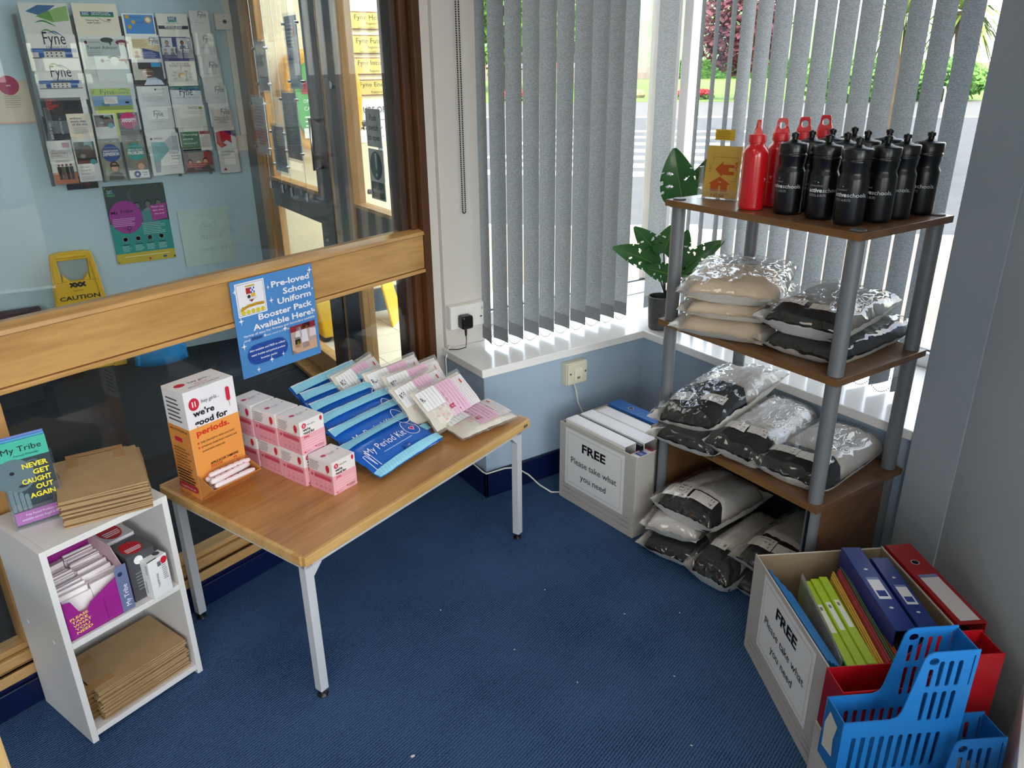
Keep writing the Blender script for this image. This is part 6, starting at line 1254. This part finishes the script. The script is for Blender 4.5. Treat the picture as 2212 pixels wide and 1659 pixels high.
MB().box(-.024, .024, -.042, 0, -.026, .026).build('body', BLACKP, t, bevel=.009, bseg=3); MB().cyl((0, -.02, -.024), (0, -.02, -.056), .006, 10, .004).build('strain_relief', BLACKP, t)
MB().tube([(0, -.02, -.05), (.0, -.022, -.075), (-.008, -.03, -.098), (-.03, -.01, -.108), (-.055, .02, -.112)], .002, 8).build('cable', BLACKP, t, smooth=True, ang=0)
t = thing('data_socket', 'cream single telephone socket on the blue wall under the sill', 'socket', (1.735, 2.215, .43))
MB().box(-.050, .050, -.034, 0, -.045, .045).build('back_box', M('#ddd6bd', .4, var=.02), t, bevel=.003); MB().box(-.047, .047, -.042, -.034, -.042, .042).build('faceplate', M('#ddd6bd', .35, var=.02), t, bevel=.004); MB().box(-.018, .020, -.046, -.041, -.028, .024).build('shutter', M('#e6e0cc', .35), t, bevel=.002)
for x in (-.036, .036): MB().cyl((x, -.041, .004), (x, -.044, .004), .004, 10).build('screw', CHROME, t)
P = Print(.03, .03); P.rect(.25, .1, .75, .45, '#8a8470'); P.build(t, facing((-.014, -.0463, -.024), (1, 0, 0), (0, 0, 1)))
o = MB().tube([(1.735, 2.200, .386), (1.742, 2.19, .35), (1.752, 2.19, .30), (1.765, 2.18, .26), (1.775, 2.15, .22)], .0028, 8).build('telephone_cable', PLASTW, smooth=True, ang=0); tag(o, 'thin cream cable hanging from the telephone socket', 'cable')
o = MB().tube([(1.334, 2.462, .545), (1.326, 2.455, .535), (1.309, 2.45, .50), (1.311, 2.45, .3), (1.313, 2.42, .16), (1.311, 2.30, .125), (1.311, 2.20, .118), (1.318, 2.186, .115), (1.40, 2.188, .112), (1.45, 2.188, .10), (1.50, 2.175, .06), (1.53, 2.14, .02), (1.55, 2.09, .005), (1.575, 2.075, .004), (1.62, 2.09, .004)], .003, 8).build('network_cable', PLASTW, smooth=True, ang=0); tag(o, 'white cable running down the wall corner and along the floor to the box', 'cable')
# ---- crumbs and paper specks on the carpet
SP = M('#e6e0d2', .7)
for i, (x, y) in enumerate([(.545, 1.283), (.86, 1.72), (1.31, 1.39), (1.02, 1.25), (1.25, 1.12), (.80, 1.02), (1.45, 1.30), (.95, 1.45), (1.18, 1.62), (1.12, .93)]):
    o = MB().prism([(-.004, -.002), (.003, -.003), (.005, .001), (.0, .003), (-.005, .002)], .0012).build('paper_crumb', SP); o.location = (x, y, .0005); o.rotation_euler = (0, 0, i*1.3); s = 1.1 if i == 0 else .55; o.scale = (s, s, s); tag(o, 'tiny white paper crumb lying on the blue carpet', 'crumb', 'paper crumbs on the carpet')
# ================================================================== OUTSIDE
GZ = -.15
ASPH = M('#4b4c4e', .9, var=.12, scale=3, bump=.2, bscale=80); PAVE = M('#85786a', .9, var=.10, scale=2); GRASS = M('#5c7722', .95, var=.18, scale=1.2); PAINT = M('#bdb9ae', .7, var=.05)
struct(MB().box(-150, 300, -150, 300, -.6, GZ-.03).build('ground_road', ASPH))
def quad(name, pts, z, mat, th=.02): return struct(MB().prism(pts, th).build(name, mat, loc=(0, 0, z-th)))
# near pavement of slabs round the corner of the building
pv = quad('ground_pavement', [(1.4, 2.75), (2.75, 2.75), (2.75, -6), (9.5, -6), (9.5, 2.6), (6.4, 5.7), (3.2, 8.9), (-6, 8.9), (-6, 4.98), (2.75, 4.98), (3.3, 4.76), (3.3, 2.75)], GZ-.004, PAVE, .06)
slab = MB().box(.006, .594, .006, .394, -.02, .012).mesh('slab', M('#998a76', .9, var=.12, scale=5, bump=.2, bscale=50)); slab2 = MB().box(.006, .594, .006, .394, -.02, .012).mesh('slab', M('#a08d72', .9, var=.12, scale=5, bump=.2, bscale=50))
n = 0
for i in range(14):
    for j in range(26):
        x, y = 2.9+.6*i, -.2+.4*j
        if x+y+.8 > 12.0 or (x < 3.35 and y > 2.5 and y < 5.0): continue
        if abs((x-y)) > 4.6: continue
        place('slab', slab if (i+j) % 3 else slab2, pv, Matrix.Translation((x+.3*(j % 2), y, GZ-.008)) if False else Matrix.Translation((x+.3*(j % 2), y, 0))); n += 1
D = lambda t: Vector((.549+.836*t, .836-.549*t, 0))      # horizontal direction for a lateral slope t
nrm = Vector((.70, .714, 0)); tg = Vector((.714, -.70, 0))
def strip(name, d0, d1, a0, a1, mat, z=GZ-.028, th=.01):
    return quad(name, [tuple((nrm*d+tg*a).xy) for d, a in ((d0, a0), (d0, a1), (d1, a1), (d1, a0))], z, mat, th)
strip('kerb', 8.60, 8.75, -14, 14, M('#b7b0a2', .9), GZ+.0, .06)
for k, d in enumerate((13.3, 14.5, 15.8, 17.2, 18.8, 20.6, 22.6)): strip('road_marking', d, d+.62, -3.6+.5*(k % 2), 1.6 if k % 2 else 3.4, PAINT, GZ-.024)
def mark(pts): quad('road_marking', pts, GZ-.024, PAINT, .01)
mark([(5.5, 6.75), (5.7, 6.95), (6.7, 6.25), (6.5, 6.05)]); mark([(7.2, 5.9), (7.35, 6.15), (8.6, 5.9), (8.5, 5.6)])
strip('kerb', 29, 29.3, -60, 60, M('#b7b0a2', .9), GZ, .12); strip('far_pavement', 29.3, 41, -70, 70, M('#5f5d5a', .9, var=.1), GZ-.005, .1)
strip('lawn', 41, 108, -90, 90, GRASS, GZ+.005, .1)
o = MB().box(-80, 80, 0, .5, 0, 1.5).build('sea_wall', M('#8a7f72', .9, var=.15, scale=1)); o.matrix_world = Matrix.Translation(nrm*110+Vector((0, 0, GZ))) @ Matrix.Rotation(math.atan2(tg.y, tg.x), 4, 'Z'); tag(o, 'long low stone wall at the far edge of the lawn', 'wall')
def leaves(b, c, rad, n, size, seed=0, flat=1.0):
    rnd = random.Random(seed)
    for i in range(n):
        while True:
            p = Vector((rnd.uniform(-1, 1), rnd.uniform(-1, 1), rnd.uniform(-1, 1)))
            if .35 < p.length < 1: break
        p = Vector((p.x*rad[0], p.y*rad[1], p.z*rad[2]))+Vector(c); d1 = Vector((rnd.uniform(-1, 1), rnd.uniform(-1, 1), rnd.uniform(-1, 1))).normalized(); d2 = d1.orthogonal().normalized(); s = size*rnd.uniform(.6, 1.3)
        k = len(b.v); b.v += [tuple(p-d1*s-d2*s*.5), tuple(p+d1*s-d2*s*.5), tuple(p+d1*s+d2*s*.5), tuple(p-d1*s+d2*s*.5)]; b.f.append((k, k+1, k+2, k+3)); b.m.append(0)
def tree(label, pos, trunk_h, crown, col, n, size, seed, tr=.16):
    t = thing('tree', label, 'tree', (pos[0], pos[1], GZ), group='trees across the road')
    MB().tube([(0, 0, 0), (.05, 0, trunk_h*.5), (0, .05, trunk_h+crown[2]*.4)], [tr, tr*.8, tr*.5], 10).build('trunk', M('#4a3a2e', .9, var=.2), t)
    for a in (0, 2.1, 4.2): MB().tube([(0, 0, trunk_h*.8), (.5*crown[0]*math.cos(a), .5*crown[1]*math.sin(a), trunk_h+crown[2]*.6)], [tr*.5, tr*.2], 6).build('branch', M('#4a3a2e', .9, var=.2), t)
    b = MB(); leaves(b, (0, 0, trunk_h+crown[2]*.8), crown, n, size, seed); b.build('crown', M(col, .7, var=.35, scale=1.5), t)
P0 = lambda t, d: tuple((D(t)*d).xy)
tree('maroon-leaved tree beside the clipped hedge', (32.8, 28.6), 1.6, (2.3, 2.3, 2.4), '#5c2a33', 3800, .14, 1)
tree('broad green tree seen between the left slats', P0(-.005, 62), 2.5, (6, 6, 6), '#5f8a35', 3600, .32, 2, .4)
tree('dark green tree left of the broad one', P0(-.09, 70), 2.5, (6, 6, 6), '#3f6a2c', 3000, .34, 3, .4)
tree('green tree between the broad tree and the maroon one', P0(.075, 75), 3, (6, 5, 6), '#6b9438', 3200, .34, 4, .4)
for i, (tt, d, lb) in enumerate([(.47, 15, 'spiky-leaved palm tree left of the pillar'), (.545, 13, 'spiky-leaved palm tree nearest the pillar')]):
    t = thing('palm_tree', lb, 'tree', (*P0(tt, d), GZ)); MB().tube([(0, 0, 0), (.1, 0, 1.2), (.0, .1, 2.4)], [.13, .11, .10], 10).build('trunk', M('#5a4a38', .9, var=.3), t); b = MB(); rnd = random.Random(i+5)
    for k in range(170):
        a = rnd.uniform(0, 6.28); el = rnd.uniform(-.9, 1.3); L = rnd.uniform(.6, 1.0); d = Vector((math.cos(a)*math.cos(el), math.sin(a)*math.cos(el), math.sin(el))); sd = d.cross(Vector((0, 0, 1))).normalized()*.03; p = Vector((0, .1, 2.4)); m = p+d*L*.6; e = p+d*L+Vector((0, 0, -.25*L))
        q = len(b.v); b.v += [tuple(p-sd*.5), tuple(p+sd*.5), tuple(m+sd), tuple(m-sd), tuple(e)]; b.f += [(q, q+1, q+2, q+3), (q+3, q+2, q+4)]; b.m += [0, 0]
    b.build('fronds', M('#7c9440', .6, var=.4, scale=4), t)
t = thing('hedge', 'long clipped green hedge at the far side of the lawn', 'hedge', (*P0(.26, 104), GZ)); t.rotation_euler = (0, 0, math.atan2(tg.y, tg.x)); MB().box(-8, 12, -.6, .6, 0, 2.1).build('core', M('#3f6a28', .9, var=.4, scale=3), t); b = MB(); rnd = random.Random(9)
for i in range(5000):
    x = rnd.uniform(-8.1, 12.1); f = rnd.random(); p = Vector((x, -.65, rnd.uniform(0, 2.2))) if f < .7 else Vector((x, rnd.uniform(-.6, .6), 2.15)); s = .12; k = len(b.v); d1 = Vector((rnd.uniform(-1, 1), rnd.uniform(-1, 1), rnd.uniform(-1, 1))).normalized(); d2 = d1.orthogonal(); b.v += [tuple(p-d1*s), tuple(p+d2*s), tuple(p+d1*s), tuple(p-d2*s)]; b.f.append((k, k+1, k+2, k+3)); b.m.append(0)
b.build('foliage', M('#44702a', .8, var=.35, scale=3), t)
for i, (tt, lb) in enumerate([(.455, 'green shrub right of the shelf seen between slats'), (.53, 'green shrub beside the white cycle stand'), (.40, 'green shrub behind the black bottles')]):
    t = thing('shrub', lb, 'shrub', (*P0(tt, 38), GZ)); b = MB(); leaves(b, (0, 0, .9), (1.8, 1.8, 1.0), 1500, .14, 20+i); b.build('foliage', M('#5a8a38', .8, var=.35, scale=3), t); MB().tube([(0, 0, 0), (0, 0, .8)], .05, 6).build('stem', M('#4a3a2e', .9), t)
def flowers(label, pos, r, seed):
    t = thing('flower_bed', label, 'flower bed', (*pos, GZ+.01)); b = MB(); leaves(b, (0, 0, .12), (r, r*.8, .16), 900, .07, seed); b.build('foliage', M('#4f7a35', .8, var=.3), t)['kind'] = 'stuff'; b = MB(); leaves(b, (0, 0, .32), (r*.95, r*.75, .18), 1500, .06, seed+1); b.build('blossom', M('#c8232f', .6, var=.25, scale=8), t)['kind'] = 'stuff'
flowers('red flower bed on the lawn beside the maroon tree', (31.8, 30.6), 1.2, 31); flowers('red flower bed seen between the left slats', P0(.01, 44), 1.2, 33)
o = MB().sphere((0, 0, 0), .5, 12, sz=.6).build('garden_rock', M('#8a7a5c', .9, var=.3, scale=4), smooth=True); o.location = (*P0(.157, 46), GZ+.15); tag(o, 'brown rock on the lawn left of the red flowers', 'rock')
HILL = M('#5f7f52', .95, var=.25, scale=.05)
for i, (tt, d, r, h) in enumerate([(.12, 620, 190, 42), (.20, 760, 240, 60), (-.05, 700, 260, 30)]):
    b = MB(); b.grid(lambda s, q: ((2*s-1)*r, (2*q-1)*r*.6, h*max(0, 1-(2*s-1)**2-(2*q-1)**2)**.8+4*mnoise.noise(Vector((s*14, q*14, i)))-3), 44, 30); o = b.build('hill', HILL, smooth=True, ang=0); o.location = (*P0(tt, d), GZ); tag(o, ['wooded hill beyond the lawn seen in the open gap', 'larger wooded hill behind to the right', 'long low hill behind the left trees'][i], 'hill')
t = thing('brick_house', 'low red-brick house behind the trees seen between the left slats', 'house', (*P0(.03, 118), GZ)); t.rotation_euler = (0, 0, math.atan2(tg.y, tg.x)); MB().box(-9, 9, 0, 6, 0, 2.6).build('wall', M('#a5705c', .9, var=.15, scale=2), t); MB().prism([(-9.4, 0), (9.4, 0), (7.5, 1.6), (-7.5, 1.6)], 6.6, mx=Matrix(((1, 0, 0, 0), (0, 0, -1, 6.3), (0, 1, 0, 2.6), (0, 0, 0, 1)))).build('roof', M('#5a5450', .9, var=.15), t)
for x in (-6, -2, 2, 6): MB().box(x-.6, x+.6, -.06, 0, .9, 2.1).build('window', M('#d8dcde', .3), t)
t = thing('cycle_stand', 'white hooped cycle stand on the far pavement near the pillar', 'cycle stand', (*P0(.528, 26), GZ)); MB().tube([(-.25, 0, 0), (-.25, 0, .8), (-.2, 0, .92), (.2, 0, .92), (.25, 0, .8), (.25, 0, 0)], .03, 8).build('hoop', WHITE, t, smooth=True, ang=0)
